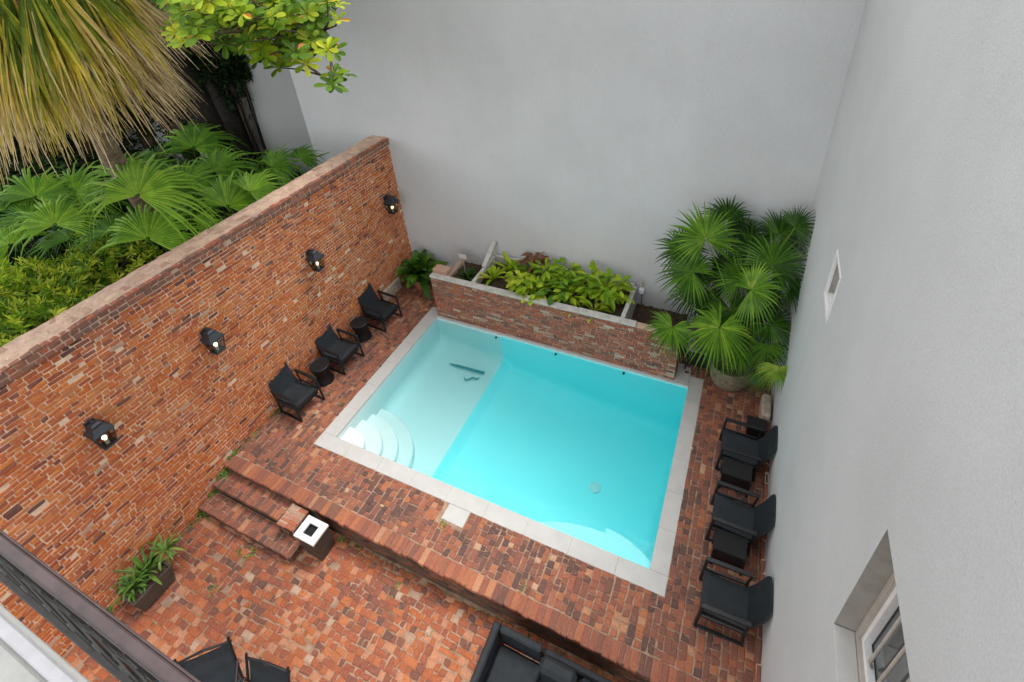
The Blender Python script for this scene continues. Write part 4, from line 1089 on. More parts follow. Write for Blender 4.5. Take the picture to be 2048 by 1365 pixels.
#  (pixel u, v, world y, axis dx,dy,dz, R, tone)
toC = lambda p, k=0.7: ((CAM_LOC - p).normalized() * k + Vector((0, 0, 0.6))).normalized()
fr_ = [(1450, 540, 7.5, (-0.3, 0, 0.5), 0.5, 0.05, 0.5), (1500, 620, 7.3, (0.2, 0, -0.2), 0.5, 0.05, 0.4), (1530, 600, 7.5, (0.5, 0, 0.1), 0.45, 0.05, 0.4), (1430, 680, 7.1, (-0.4, 0, -0.6), 0.45, 0.1, 0.4), (1490, 470, 7.7, (-0.1, 0, 0.9), 0.45, 0.08, 0.4),
 (1412, 478, 7.1, (-0.4, 0.3, 1.0), 0.62, 0.62, 0.24), (1455, 440, 7.75, (0.2, 0.1, 1), 0.5, 0.2, 0.4),
 (1385, 545, 7.0, (-1, 0.2, 0.15), 0.55, 0.5, 0.4), (1400, 575, 7.4, (-1, 0.1, -0.35), 0.58, 0.2, 0.6),
 (1545, 530, 7.2, (0.15, 0.3, 1), 0.6, 0.4, 0.3), (1560, 470, 7.7, (0.3, 0, 1), 0.5, 0.3, 0.3), (1590, 455, 7.5, (0.4, -0.1, 0.8), 0.42, 0.25, 0.35),
 (1502, 580, 6.75, (0.6, -0.2, 0.7), 0.6, 0.66, 0.4), (1345, 655, 6.6, (-0.2, -0.3, -1), 0.5, 0.62, 0.35),
 (1440, 655, 6.6, (-0.2, -0.6, -0.6), 0.6, 0.7, 0.55), (1480, 560, 7.2, (-0.3, 0.3, 0.9), 0.5, 0.5, 0.3),
 (1540, 650, 6.9, (0.6, -0.2, -0.2), 0.48, 0.3, 0.4), (1480, 700, 6.7, (-0.3, -0.5, -0.8), 0.4, 0.5, 0.6),
 (1535, 690, 6.6, (0.1, -0.5, -0.8), 0.42, 0.42, 0.6), (1565, 735, 6.3, (0.1, -0.3, -1), 0.36, 0.9, 0.5),
 (1430, 610, 7.3, (-0.5, 0, -0.5), 0.55, 0.12, 0.5), (1500, 500, 7.5, (0, 0.2, 1), 0.5, 0.18, 0.3),
 (1580, 580, 7.2, (0.3, -0.2, 0.3), 0.42, 0.2, 0.4), (1370, 500, 7.4, (-0.8, 0.1, 0.4), 0.5, 0.3, 0.4), (1460, 620, 7.0, (0.2, -0.3, -0.4), 0.5, 0.3, 0.5),
 (1520, 745, 6.55, (0.5, -0.2, -0.9), 0.32, 0.35, 0.5)]
for i, (u_, v_, yy, ax, R, tn, dr) in enumerate(fr_):
    hub = on_y(u_, v_, yy)
    if hub.x > XR - 0.12: hub.x = XR - 0.12
    nrm = toC(hub)
    ax = Vector(ax)
    frond(pp, (0.38 + U(-.1, .1), 7.15 + U(-.08, .08), 1.1), hub, ax, nrm, R * 1.14, seed_t=tn * 1.05, tsp=0.2, droop=dr * 0.8, n=40, span=rad(U(290, 330) if R > 0.45 else 220), join=0.48, cup=0.1)

# ---- garden fan palms behind the brick wall
def palm_clump(label, base, hubs, R0, tone=0.4, mat=M_GPALM):
    t = thing('fan_palm', label, 'palm', base, 'fan palms in the garden behind the brick wall')
    b = Vector(base)
    g = G(); g.tube([b, b + Vector((0.02, 0, 0.3)), b + Vector((0, 0.03, 0.6))], [0.07, 0.06, 0.05], 8); g.out('trunk', M_PBARK, t, smooth=True)
    for (u_, v_, z_, ax, R, tn) in hubs:
        hub = on_z(u_, v_, z_ + 1.0)
        nrm = (toC(hub, 0.9) + Vector((0, 0, 0.3))).normalized()
        frond(t, b + Vector((0, 0, 0.5)), hub, ax, nrm, R * R0, mat=mat, seed_t=min(0.9, tn * 1.15), tsp=0.2, droop=U(0.5, 0.95), n=36, span=rad(U(190, 240)), join=0.4, cup=0.14)
def gz(u, v, z): p = on_z(u, v, GZ + 0.5); return (min(p.x, XL - 0.8), min(p.y, 7.9), GZ - 0.1)
UPL = lambda a, b_=0.6: (math.sin(rad(a)), math.cos(rad(a)), b_)
palm_clump('dark blue-green fan palm farthest back in the garden below the tree', gz(395, 330, 0.6), [(388, 296, 2.4, (-0.05, 0.7, 0.7), 1.45, 0.5), (330, 310, 1.9, (-0.8, 0.3, 0.3), 1.2, 0.3), (450, 275, 1.9, (0.6, 0.5, 0.5), 1.2, 0.35), (505, 290, 1.8, (0.6, 0.6, 0.4), 0.95, 0.2), (420, 350, 1.4, (0.1, 0.9, 0.4), 1.0, 0.15)], 1.0)
palm_clump('green fan palm just behind the brick wall coping, centre of the garden', gz(470, 430, 0.6), [(455, 414, 2.3, (-0.1, 0.7, 0.6), 1.35, 0.62), (530, 360, 1.5, (0.7, 0.5, 0.3), 1.0, 0.3), (390, 410, 1.4, (-0.6, 0.5, 0.3), 1.0, 0.25), (500, 350, 1.5, (0.3, 0.9, 0.4), 1.0, 0.25), (420, 380, 1.6, (-0.4, 0.8, 0.4), 1.0, 0.35)], 1.0)
palm_clump('bright green fan palm with drooping leaf tips left of the garden centre', gz(290, 440, 0.8), [(275, 392, 3.3, (-0.2, 0.7, 0.6), 1.25, 0.72), (240, 350, 3.0, (-0.3, 0.8, 0.4), 1.0, 0.6), (215, 390, 2.1, (-0.9, 0.3, 0.3), 1.2, 0.5), (345, 400, 2.0, (0.5, 0.8, 0.3), 1.0, 0.4), (180, 430, 1.9, (-1, 0, 0.1), 1.1, 0.3), (300, 345, 1.8, (0, 1, 0.4), 1.1, 0.3), (250, 330, 1.4, (-0.4, 0.8, 0.3), 1.0, 0.15), (360, 350, 1.6, (0.4, 0.8, 0.4), 0.9, 0.25)], 1.0)
palm_clump('fan palm with one broad glossy leaf close to the brick wall', gz(300, 520, 0.8), [(296, 478, 2.6, (-0.2, 0.7, 0.6), 1.2, 0.66), (225, 465, 2.3, (-0.7, 0.5, 0.3), 1.0, 0.4), (140, 480, 2.1, (-0.9, 0.3, 0.2), 1.1, 0.45), (400, 450, 2.3, (0.6, 0.5, 0.3), 0.6, 0.6)], 1.0)
palm_clump('fan palm at the left edge above the bright shrub', gz(60, 480, 0.8), [(60, 440, 2.1, (-0.6, 0.6, 0.4), 1.1, 0.45), (130, 410, 1.8, (0.2, 0.8, 0.4), 1.1, 0.35), (20, 490, 2.3, (-0.7, -0.2, 0.3), 1.0, 0.65), (40, 380, 1.5, (-0.4, 0.7, 0.3), 1.1, 0.15), (100, 350, 1.3, (0.1, 0.8, 0.3), 1.1, 0.1)], 1.0)
palm_clump('small dark fan palm by the grey wall at the far end of the brick wall', gz(640, 310, 0.4), [(640, 312, 1.3, (0.3, 0.6, 0.7), 0.8, 0.2), (590, 325, 1.3, (-0.5, 0.6, 0.5), 0.85, 0.3), (565, 310, 1.2, (-0.2, 0.9, 0.4), 0.9, 0.2), (680, 300, 2.1, (0.5, 0.4, 0.7), 0.55, 0.12)], 1.0)

palm_clump('wide fan palm low at the left edge, half under the thatch', gz(60, 400, 0.8), [(70, 395, 2.4, (-0.3, 0.7, 0.5), 1.3, 0.55), (10, 420, 2.3, (-0.7, 0.4, 0.4), 1.2, 0.45), (150, 385, 2.3, (0.3, 0.8, 0.4), 1.2, 0.5), (110, 450, 2.6, (-0.5, 0.5, 0.5), 1.1, 0.7)], 1.0)
palm_clump('fan palm between the thatched trunk and the far wall', gz(430, 330, 0.8), [(430, 345, 2.5, (0.1, 0.8, 0.5), 1.1, 0.5), (370, 370, 2.6, (-0.3, 0.8, 0.5), 1.1, 0.55), (545, 335, 2.3, (0.5, 0.6, 0.5), 1.0, 0.5), (500, 385, 2.5, (0.3, 0.8, 0.4), 1.0, 0.6), (600, 318, 2.4, (0.2, 0.7, 0.5), 0.7, 0.4)], 1.0)
# ---- tall palm with a skirt of dry fronds, top left
tpx = CAM_LOC + ray(226, 318).normalized() * 10.2
tp_ = thing('palm_tree', 'tall palm with shaggy yellow and straw coloured drooping fronds at the top left', 'palm', (tpx.x - 1.3, tpx.y + 0.9, GZ))
CR = CAM_LOC + ray(-15, -95).normalized() * 8.3
g = G(); g.tube([(tpx.x - 1.3, tpx.y + 0.9, GZ - 0.2), tpx, tpx.lerp(CR, 0.5) + Vector((0.05, 0.05, 0)), CR], [0.19, 0.15, 0.14, 0.17], 14)
g.out('trunk', M_PBARK, tp_, smooth=True)
def shag(hub, axis, L, n, spread, mat, tn, base=None):
    """dry fan leaf: long narrow strips that hang from the hub"""
    g = G(); hub = Vector(hub); axis = Vector(axis).normalized(); side = axis.cross(Z)
    if side.length < 0.1: side = Vector((1, 0, 0))
    side.normalize(); nrm = side.cross(axis)
    for k in range(n):
        a = spread * (k / (n - 1) - 0.5) + U(-0.03, 0.03)
        d = (axis * math.cos(a) + side * math.sin(a) + nrm * U(-0.12, 0.12)).normalized()
        Lk = L * U(0.72, 1.05) * (1 - 0.18 * abs(a)); w = U(0.0075, 0.013); dr = U(0.35, 0.75)
        wv = U(-0.09, 0.09); ph = U(0, 6)
        sd_ = d.cross(nrm).normalized(); V = []; m_ = 8
        t0 = min(1, max(0, tn + U(-0.4, 0.35)))
        for i in range(m_ + 1):
            s = i / m_
            p = hub + d * (Lk * (s - 0.3 * dr * s * s)) + Vector((0, 0, -1)) * (Lk * dr * s * s * 0.75) + sd_ * (wv * s * s * Lk + 0.02 * math.sin(ph + 7 * s) * s)
            ww = w * (0.5 + 1.1 * min(1, s * 3)) * max(0.12, 1 - s ** 3)
            V += [p - sd_ * ww, p + nrm * ww * 0.6, p + sd_ * ww]
        F = []; T = []
        for i in range(m_):
            F += [(i * 3, i * 3 + 1, i * 3 + 4, i * 3 + 3), (i * 3 + 1, i * 3 + 2, i * 3 + 5, i * 3 + 4)]
            tt = min(1, max(0, t0 + 0.75 * (i / m_ - 0.45))); T += [tt, tt]
        g.add(V, F, T)
    o = g.out('frond', mat, tp_, origin=hub)
    if base is not None:
        g = G(); g.tube([base, (Vector(base) + hub) / 2 + Vector((0, 0, 0.15)), hub], [0.025, 0.02, 0.014], 6, t=0.6); g.out('stalk', mat, o)
for k in range(48):
    az = 2 * math.pi * k / 48 + U(-0.1, 0.1); lay_ = k % 3
    el = (-0.1, -0.5, -1.0)[lay_] + U(-0.1, 0.1)
    rr = (0.75, 0.6, 0.4)[lay_]
    hub = CR + Vector((math.cos(az) * rr, math.sin(az) * rr, (0.3, -0.1, -0.5)[lay_]))
    shag(hub, (math.cos(az), math.sin(az), el), U(1.2, 1.55) * (0.92, 1.05, 1.15)[lay_], 56, rad(85), (M_YEL if rnd() < 0.6 else M_DEAD) if lay_ == 0 else M_DEAD, (0.55, 0.5, 0.4)[lay_], CR)
for k in range(14):
    az = 2 * math.pi * k / 14 + U(-0.2, 0.2)
    hub = CR + Vector((math.cos(az) * 0.55, math.sin(az) * 0.55, 0.62))
    shag(hub, (math.cos(az), math.sin(az), 0.25), U(1.25, 1.6), 50, rad(110), M_YEL, 0.35, CR + Vector((0, 0, 0.2)))

for (u_, v_, dd, au, av, L_, sp_) in ((-20, -20, 6.2, 60, 200, 1.2, 55), (10, -40, 6.3, 60, 230, 1.3, 50), (80, -60, 6.5, 170, 140, 1.15, 60), (130, -70, 6.7, 230, 90, 1.15, 60), (45, -50, 6.3, 130, 180, 1.25, 50), (-70, -10, 6.3, -20, 230, 1.3, 55), (160, -80, 6.9, 270, 60, 1.0, 60), (100, -50, 6.6, 170, 200, 1.3, 50), (30, 10, 6.7, 90, 240, 1.2, 60), (150, 0, 7.0, 230, 200, 1.15, 55), (90, 30, 7.0, 160, 230, 1.15, 60), (200, -30, 7.2, 280, 150, 1.0, 60)):
    h_ = CAM_LOC + ray(u_, v_).normalized() * dd; e2 = CAM_LOC + ray(au, av).normalized() * (dd + 0.3)
    ax_ = (e2 - h_).normalized(); ax_.z += 0.25
    shag(h_, ax_, L_, 46, rad(sp_), M_YEL, 0.42, CR)

# ---- leaves
def leaf(g, p, d, n, L, W, t, curve=0.2, prof_=None):
    d = Vector(d).normalized(); n = Vector(n); n = (n - d * n.dot(d))
    if n.length < 1e-3: n = d.orthogonal()
    n.normalize(); s = d.cross(n)
    prof = prof_ or ((0, 0.12), (0.3, 0.8), (0.62, 1.0), (0.86, 0.6), (1.0, 0.04))
    V = []
    for a, w in prof:
        q = Vector(p) + d * (L * a) - n * (curve * L * a * a)
        V += [q - s * (W * w * 0.5) + n * (W * w * 0.12), q, q + s * (W * w * 0.5) + n * (W * w * 0.12)]
    F = []
    for i in range(4): F += [(i * 3, i * 3 + 1, i * 3 + 4, i * 3 + 3), (i * 3 + 1, i * 3 + 2, i * 3 + 5, i * 3 + 4)]
    g.add(V, F, [t, max(0, t - 0.07)] * 4)
def leaf4(g, p, d, n, L, W, t):
    d = Vector(d).normalized(); n = Vector(n); n = (n - d * n.dot(d)); n = n.normalized() if n.length > 1e-3 else d.orthogonal().normalized(); s = d.cross(n)
    p = Vector(p)
    V = [p, p + d * L * 0.5 - s * W / 2, p + d * L - n * L * 0.2, p + d * L * 0.5 + s * W / 2]
    g.add(V, [(0, 1, 2), (0, 2, 3)], [t, max(0, t - 0.1)])
def rdir(up=0.3):
    v = Vector((random.gauss(0, 1), random.gauss(0, 1), random.gauss(0, 1) + up)); return v.normalized()
def strap(g, p, az, el, L, W, t, droop=0.8, m_=7):
    V = []; d0 = Vector((math.cos(az) * math.cos(el), math.sin(az) * math.cos(el), math.sin(el)))
    s = Vector((-math.sin(az), math.cos(az), 0)); p = Vector(p)
    for i in range(m_ + 1):
        a = i / m_
        q = p + d0 * (L * a * (1 - 0.25 * droop * a)) - Vector((0, 0, 1)) * (droop * L * a * a * 0.55)
        w = W * (0.45 + 0.9 * math.sin(math.pi * min(1, a * 0.95 + 0.05)) ** 0.8) * (1 if i < m_ else 0.05)
        V += [q - s * w / 2 + Vector((0, 0, w * 0.14)), q, q + s * w / 2 + Vector((0, 0, w * 0.14))]
    F = []; T = []
    for i in range(m_):
        F += [(i * 3, i * 3 + 1, i * 3 + 4, i * 3 + 3), (i * 3 + 1, i * 3 + 2, i * 3 + 5, i * 3 + 4)]; T += [t, max(0, t - 0.08)]
    g.add(V, F, T)

# ---- broad-leaved tree, top centre-left
tb = on_y(425, 240, 7.7)
tree = thing('broadleaf_tree', 'tree with bright green whorled leaves reaching over the garden from the top', 'tree', (tb.x, tb.y, GZ))
g = G(); top = Vector((tb.x + 0.8, tb.y - 0.6, 9.4))
g.tube([(tb.x, tb.y, GZ - 0.2), (tb.x + 0.05, tb.y, 3.2), (tb.x - 0.05, tb.y - 0.1, 5.0), (tb.x + 0.15, tb.y - 0.3, 7), top], [0.5, 0.4, 0.36, 0.3, 0.2], 12)
g.tube([(tb.x + 0.55, tb.y + 0.2, GZ - 0.2), (tb.x + 0.6, tb.y + 0.1, 3.6), (tb.x + 0.3, tb.y, 6.6)], [0.28, 0.22, 0.16], 9)
g.out('trunk', M_BARK, tree, smooth=True)
ros = []
for (u_, v_, su, sv, n) in ((560, 50, 75, 50, 44), (450, 20, 75, 30, 26), (645, 30, 50, 30, 9), (600, 95, 45, 25, 9), (590, 105, 50, 30, 12), (640, 30, 35, 25, 8), (500, 95, 35, 22, 7), (660, 95, 22, 16, 4), (675, 155, 16, 24, 5), (385, 50, 50, 35, 18), (620, 80, 30, 20, 7), (480, 60, 60, 30, 16), (420, 10, 80, 25, 16), (370, 10, 50, 25, 12), (560, 110, 40, 25, 9), (520, 20, 60, 30, 12), (610, 20, 50, 25, 9)):
    for k in range(n):
        uu = random.gauss(u_, su * 0.55); vv = random.gauss(v_, sv * 0.55)
        if uu > 693 or vv > 192: continue
        r = ray(uu, vv); r = r.normalized(); dist = U(4.2, 6.2); ros.append(CAM_LOC + r * dist)
for k in range(420):   # crown outside the frame
    uu, vv = U(250, 700), U(-1100, -40); r = ray(uu, vv).normalized(); ros.append(CAM_LOC + r * U(5.0, 9.0))
br = G(); tw = {}
nodes = []
for (u_, v_, dd) in ((400, -60, 6.2), (520, -30, 5.9), (470, 60, 6.1), (600, 20, 5.8), (560, 95, 5.9), (650, 60, 5.7), (640, 150, 5.8), (360, 30, 6.4), (560, -250, 6), (680, -200, 6), (420, -400, 6.2)):
    nodes.append(CAM_LOC + ray(u_, v_).normalized() * dd)
par = [None, 0, 0, 1, 3, 3, 4, 0, 1, 8, 8]
for i, p in enumerate(nodes):
    q = top if par[i] is None else nodes[par[i]]
    m1 = q.lerp(p, 0.5) + Vector((U(-.12, .12), U(-.12, .12), U(-.15, .05)))
    r0 = 0.07 if par[i] is None else (0.04 if par[i] in (0, 8) else 0.022)
    br.tube([q, m1, p], [r0, r0 * 0.8, r0 * 0.6], 7)
br.out('branch', M_TWIG, tree, smooth=True)
inframe = []
tg = G(); lg = G(); cnt = 0
for p in ros:
    q = min(nodes, key=lambda n_: (n_ - p).length)
    mid = q.lerp(p, 0.55) + Vector((U(-.05, .05), U(-.05, .05), U(-.06, .02)))
    tg.tube([q, mid, p], [0.011, 0.008, 0.005], 4)
    ax = ((p - q).normalized() * 0.5 + Vector((U(-.3, .3), U(-.3, .3), 0.8))).normalized()
    a1 = ax.orthogonal().normalized(); a2 = ax.cross(a1)
    n = random.randint(6, 9); ph = U(0, 6); bt = U(0.1, 0.92)
    g = G()
    for k in range(n):
        an = ph + 2 * math.pi * k / n + U(-0.15, 0.15)
        d = (a1 * math.cos(an) + a2 * math.sin(an)) * 0.9 + ax * U(0.1, 0.55)
        t = min(0.95, max(0, bt + U(-0.2, 0.2)))
        if rnd() < 0.03: t = 1.0
        leaf(g, p + d * 0.01, d, ax, U(0.08, 0.125), U(0.042, 0.056), t, 0.25, ((0, 0.12), (0.35, 0.62), (0.7, 1.0), (0.9, 0.78), (1.0, 0.25)))
    for k in range(3):
        d = ax + rdir() * 0.5; leaf(g, p, d, rdir(), U(0.04, 0.06), 0.022, min(0.95, bt + 0.15), 0.1)
    uv = px(p)
    if uv and -20 < uv[0] < 760 and -30 < uv[1] < 250 and cnt < 230:
        g.out('leaf_cluster', M_TREE, tree); cnt += 1
    else: lg.add(g.V, g.F, g.T)
for k in range(12000):  # dense crown mass out of view, added to shade the upper left wall
    d = rdir(0); rr = U(0.1, 1) ** 0.4
    p = Vector((-9.6 + 3.2 * d.x * rr, 5.7 + 2.2 * d.y * rr, 8.6 + 1.5 * d.z * rr))
    uv = px(p)
    if uv and uv[1] > -25: continue
    for q in range(3): leaf4(lg, p + rdir() * 0.15, rdir(), rdir(1), U(0.22, 0.34), U(0.12, 0.16), U(0, 0.8))
lg.out('upper_and_shade_foliage', M_TREE, tree, kind='stuff')
tg.out('twigs', M_TWIG, tree, smooth=True, kind='stuff')

# slender dark trunks by the grey wall
for k, (u0, v0, u1, v1, zz, lab) in enumerate(((552, 292, 478, 120, 0.2, 'slender leaning grey trunk nearest the grey wall in the garden'), (528, 285, 455, 90, 0.2, 'slender leaning trunk with hanging strands beside the tree'), (500, 262, 440, 110, 0.3, 'thin mossy brown trunk closest to the big tree'))):
    a = on_y(u0, v0, 8.3 - 0.2 * k); b = on_y(u1, v1, a.y - 0.1)
    t = thing('slender_tree', lab, 'tree', (a.x, a.y, GZ))
    e_ = b + (b - a) * 1.3 + Vector((0.1, -0.25, 0))
    g = G(); g.tube([(a.x, a.y, GZ - 0.2), a, a.lerp(b, 0.5) + Vector((0.05, 0, 0)), b, e_], [0.075, 0.065, 0.055, 0.05, 0.035], 8); g.out('trunk', M_BARK if k != 0 else M_TWIG, t, smooth=True)
    g = G()
    for q in range(9):
        s = rnd(); p0 = a.lerp(b, 0.3 + 0.7 * s) + Vector((U(-.12, .12), U(-.12, .12), 0))
        g.tube([p0 + Vector((0, 0, 0.4)), p0 + Vector((U(-.03, .03), U(-.03, .03), -0.2)), p0 + Vector((U(-.06, .06), U(-.06, .06), -0.9))], 0.008, 4)
    g.out('hanging_roots', M_TWIG, t, kind='stuff')
    g = G()
    for q in range(160):
        p0 = e_ + Vector((random.gauss(0, 0.45), random.gauss(0, 0.45), random.gauss(0.1, 0.3))); leaf4(g, p0, rdir(), rdir(1), U(0.1, 0.16), 0.05, U(0, 0.6))
    g.out('crown', M_UNDER, t)

# ---- bright shrub at the left edge
def bush(name, label, c, r, n, mat, lw=(0.09, 0.024), tb_=0.5, cat='shrub', clump=10, curve=0.3, sticks=True):
    t = thing(name, label, cat, (c[0], c[1], GZ))
    C_ = Vector(c); g = G(); st = G()
    for k in range(n):
        d = rdir(0.35); d.z = abs(d.z) * 0.9 if rnd() < 0.8 else d.z
        rr = U(0.55, 1.0) ** 0.5
        lump = 1 + 0.22 * math.sin(d.x * 5 + d.y * 3) * math.cos(d.z * 4 + d.x * 2)
        p = C_ + Vector((d.x * r[0], d.y * r[1], d.z * r[2])) * rr * lump
        ax = (d + rdir(0.5) * 0.6).normalized()
        bt = tb_ + U(-0.42, 0.35) + 0.15 * (rr - 0.85) * 4
        for q in range(clump):
            dd = (ax * 0.7 + rdir(0.1) * 0.85).normalized()
            leaf4(g, p + ax * (q / clump * 0.12), dd, (ax + rdir() * 0.5), lw[0] * U(0.7, 1.3), lw[1] * U(0.8, 1.2), min(1, max(0, bt + U(-0.15, 0.15))))
        if sticks and k % 7 == 0: st.tube([Vector((c[0] + U(-.1, .1), c[1] + U(-.1, .1), GZ - 0.1)), C_.lerp(p, 0.4), p], [0.02, 0.012, 0.005], 4)
    g.out('foliage', mat, t, kind='stuff')
    if sticks: st.out('stems', M_TWIG, t)
    return t
for (u_, v_, z_, r, lab, tb_, n) in (
    (70, 590, 2.9, (0.8, 0.75, 0.7), 'bright yellow-green shrub at the left edge just behind the wall', 0.82, 380),
    (215, 520, 2.8, (0.75, 0.6, 0.6), 'lime green bushy shrub against the brick wall below the palm leaf', 0.78, 300),
    (15, 660, 3.1, (0.7, 0.6, 0.6), 'yellow-green shrub lowest at the left edge above the coping', 0.8, 280),
    (130, 620, 2.9, (0.6, 0.5, 0.45), 'small bushy shrub between the two bright shrubs by the coping', 0.72, 200)):
    p = on_z(u_, v_, z_); p.x = min(p.x, XL - 0.48 - r[0] * 0.9)
    bush('leafy_shrub', lab, (p.x, p.y, p.z - 0.3), r, n, M_SHRUB, tb_=tb_, lw=(0.13, 0.034), clump=11)
# big dark bushes filling the far garden
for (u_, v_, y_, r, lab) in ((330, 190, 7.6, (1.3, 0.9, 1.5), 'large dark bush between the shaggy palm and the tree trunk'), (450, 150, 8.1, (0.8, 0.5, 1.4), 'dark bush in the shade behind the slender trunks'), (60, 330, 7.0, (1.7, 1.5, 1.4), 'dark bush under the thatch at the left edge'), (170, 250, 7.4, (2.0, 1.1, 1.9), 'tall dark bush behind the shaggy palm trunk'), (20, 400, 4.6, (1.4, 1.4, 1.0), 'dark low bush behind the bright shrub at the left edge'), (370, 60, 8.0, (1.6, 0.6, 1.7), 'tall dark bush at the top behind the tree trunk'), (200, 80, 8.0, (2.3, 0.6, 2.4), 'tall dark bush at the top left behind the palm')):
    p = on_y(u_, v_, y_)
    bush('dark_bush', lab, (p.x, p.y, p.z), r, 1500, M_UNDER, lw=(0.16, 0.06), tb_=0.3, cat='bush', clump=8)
# dark undergrowth
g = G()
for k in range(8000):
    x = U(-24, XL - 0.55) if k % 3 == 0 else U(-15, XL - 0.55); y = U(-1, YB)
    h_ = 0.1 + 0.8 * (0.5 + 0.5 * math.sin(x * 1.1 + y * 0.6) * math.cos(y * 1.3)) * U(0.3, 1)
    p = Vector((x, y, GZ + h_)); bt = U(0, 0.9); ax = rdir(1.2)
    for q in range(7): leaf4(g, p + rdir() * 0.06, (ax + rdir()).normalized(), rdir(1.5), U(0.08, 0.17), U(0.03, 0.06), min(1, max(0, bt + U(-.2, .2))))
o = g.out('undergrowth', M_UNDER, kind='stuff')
# grey curved kerb in the garden
g = G(); pts = [on_z(u_, v_, GZ + 1.0) for u_, v_ in ((283, 240), (300, 252), (325, 259), (350, 262))]; g.tube(pts, 0.05, 8)
tag(g.out('garden_edging', M_REVEAL, smooth=True), 'curved grey stone edging lying among the garden plants', 'edging')

# ---- plants in the raised planter
def broad_clump(label, x, y, z, n, L, W, mat, name='leafy_plant', tb_=0.55, hgt=0.25, cat='plant', group='leafy plants in the raised planter'):
    n = int(n * 1.9); hgt *= 1.25; L *= 1.12; W *= 1.1
    t = thing(name, label, cat, (x, y, z), group)
    st = G()
    for k in range(n):
        az = 2 * math.pi * k * 0.382 + U(-.3, .3); hh = hgt * U(0.35, 1.15); out_ = U(0.04, 0.2)
        p = Vector((x + out_ * math.cos(az), y + out_ * math.sin(az), z + hh))
        st.tube([(x, y, z - 0.03), (x + out_ * 0.3 * math.cos(az), y + out_ * 0.3 * math.sin(az), z + hh * 0.6), p], [0.006, 0.005, 0.004], 4, t=0.6)
        g = G(); leaf(g, p, (math.cos(az), math.sin(az), U(-0.1, 0.7)), (0, 0, 1), L * U(0.7, 1.2), W * U(0.75, 1.2), min(0.98, max(0, tb_ + U(-0.3, 0.3))), U(0.1, 0.5))
        g.out('leaf', mat, t)
    st.out('stems', mat, t)
def strap_clump(label, x, y, z, n, L, W, mat, name='strap_leaf_plant', tb_=0.5, el=(0.5, 1.3), cat='plant', group=None, droop=0.9, pot=None):
    t = thing(name, label, cat, (x, y, z if pot is None else 0), group)
    if pot: pot(t)
    for k in range(n):
        az = 2 * math.pi * k * 0.382 + U(-.3, .3); g = G()
        strap(g, (x + U(-.02, .02), y + U(-.02, .02), z), az, U(*el), L * U(0.65, 1.1), W * U(0.8, 1.2), min(1, max(0, tb_ + U(-.3, .3))), droop * U(0.5, 1.2))
        g.out('leaf', mat, t)
GP = 'leafy plants in the raised planter'
strap_clump('lime strap-leaved plant at the left end of the planter', -4.45, 7.35, 0.92, 16, 0.55, 0.06, M_LIME, tb_=0.75, group=GP, droop=0.6)
strap_clump('tall lime spiky plant behind, near the white board', -4.25, 7.75, 0.92, 14, 0.55, 0.07, M_LIME, tb_=0.65, group=GP, droop=0.5)
strap_clump('pale green sword-leaved plant next to the copper one', -3.95, 7.6, 0.92, 14, 0.5, 0.06, M_LIME, tb_=0.6, group=GP, droop=0.6)
broad_clump('bright round-leaved plant spilling over the ledge, left', -3.72, 7.15, 0.92, 22, 0.16, 0.12, M_LIME, tb_=0.75, hgt=0.3)
broad_clump('round-leaved plant second from left spilling on the ledge', -3.42, 7.08, 0.92, 18, 0.15, 0.11, M_LIME, tb_=0.7, hgt=0.22)
broad_clump('copper-red leaved plant against the back board', -3.72, 7.85, 0.95, 24, 0.14, 0.07, M_REDL, tb_=0.5, hgt=0.3)
broad_clump('mid-green bushy plant behind the round-leaved ones', -3.35, 7.55, 0.92, 22, 0.18, 0.08, M_LIME, tb_=0.45, hgt=0.32)
broad_clump('green leafy plant in the middle of the planter', -2.95, 7.45, 0.92, 20, 0.17, 0.09, M_LIME, tb_=0.4, hgt=0.28)
broad_clump('large dark rounded-leaf plant at the bare soil', -2.98, 7.12, 0.92, 9, 0.2, 0.14, M_STRAP, tb_=0.9, hgt=0.18)
strap_clump('small yellow-green grassy plant centre back', -2.65, 7.7, 0.92, 12, 0.32, 0.04, M_LIME, tb_=0.6, group=GP)
broad_clump('tall pointed-leaf plant right of centre', -2.35, 7.5, 0.92, 22, 0.22, 0.085, M_LIME, tb_=0.5, hgt=0.4)
broad_clump('glossy long-leaved plant near the right end', -2.05, 7.4, 0.92, 22, 0.24, 0.09, M_LIME, tb_=0.45, hgt=0.38)
broad_clump('trailing bright leaf plant on the soil at the front right', -2.15, 7.05, 0.9, 12, 0.15, 0.07, M_LIME, tb_=0.8, hgt=0.14)
broad_clump('leafy plant at the far right corner of the planter', -1.82, 7.55, 0.92, 18, 0.2, 0.085, M_LIME, tb_=0.55, hgt=0.34)
broad_clump('spreading lime plant filling the front centre of the planter', -2.72, 7.22, 0.9, 14, 0.18, 0.09, M_LIME, tb_=0.6, hgt=0.24)
broad_clump('lime leafy plant along the back board right of the copper one', -3.0, 7.82, 0.92, 12, 0.2, 0.09, M_LIME, tb_=0.65, hgt=0.3)
broad_clump('low seedling on the bare soil in front', -2.5, 7.0, 0.9, 6, 0.1, 0.05, M_LIME, tb_=0.8, hgt=0.08)
strap_clump('dark green grassy tuft in the narrow left compartment', -5.15, 7.45, 0.65, 60, 0.5, 0.03, M_STRAP, tb_=0.35, el=(0.6, 1.4), droop=0.7)
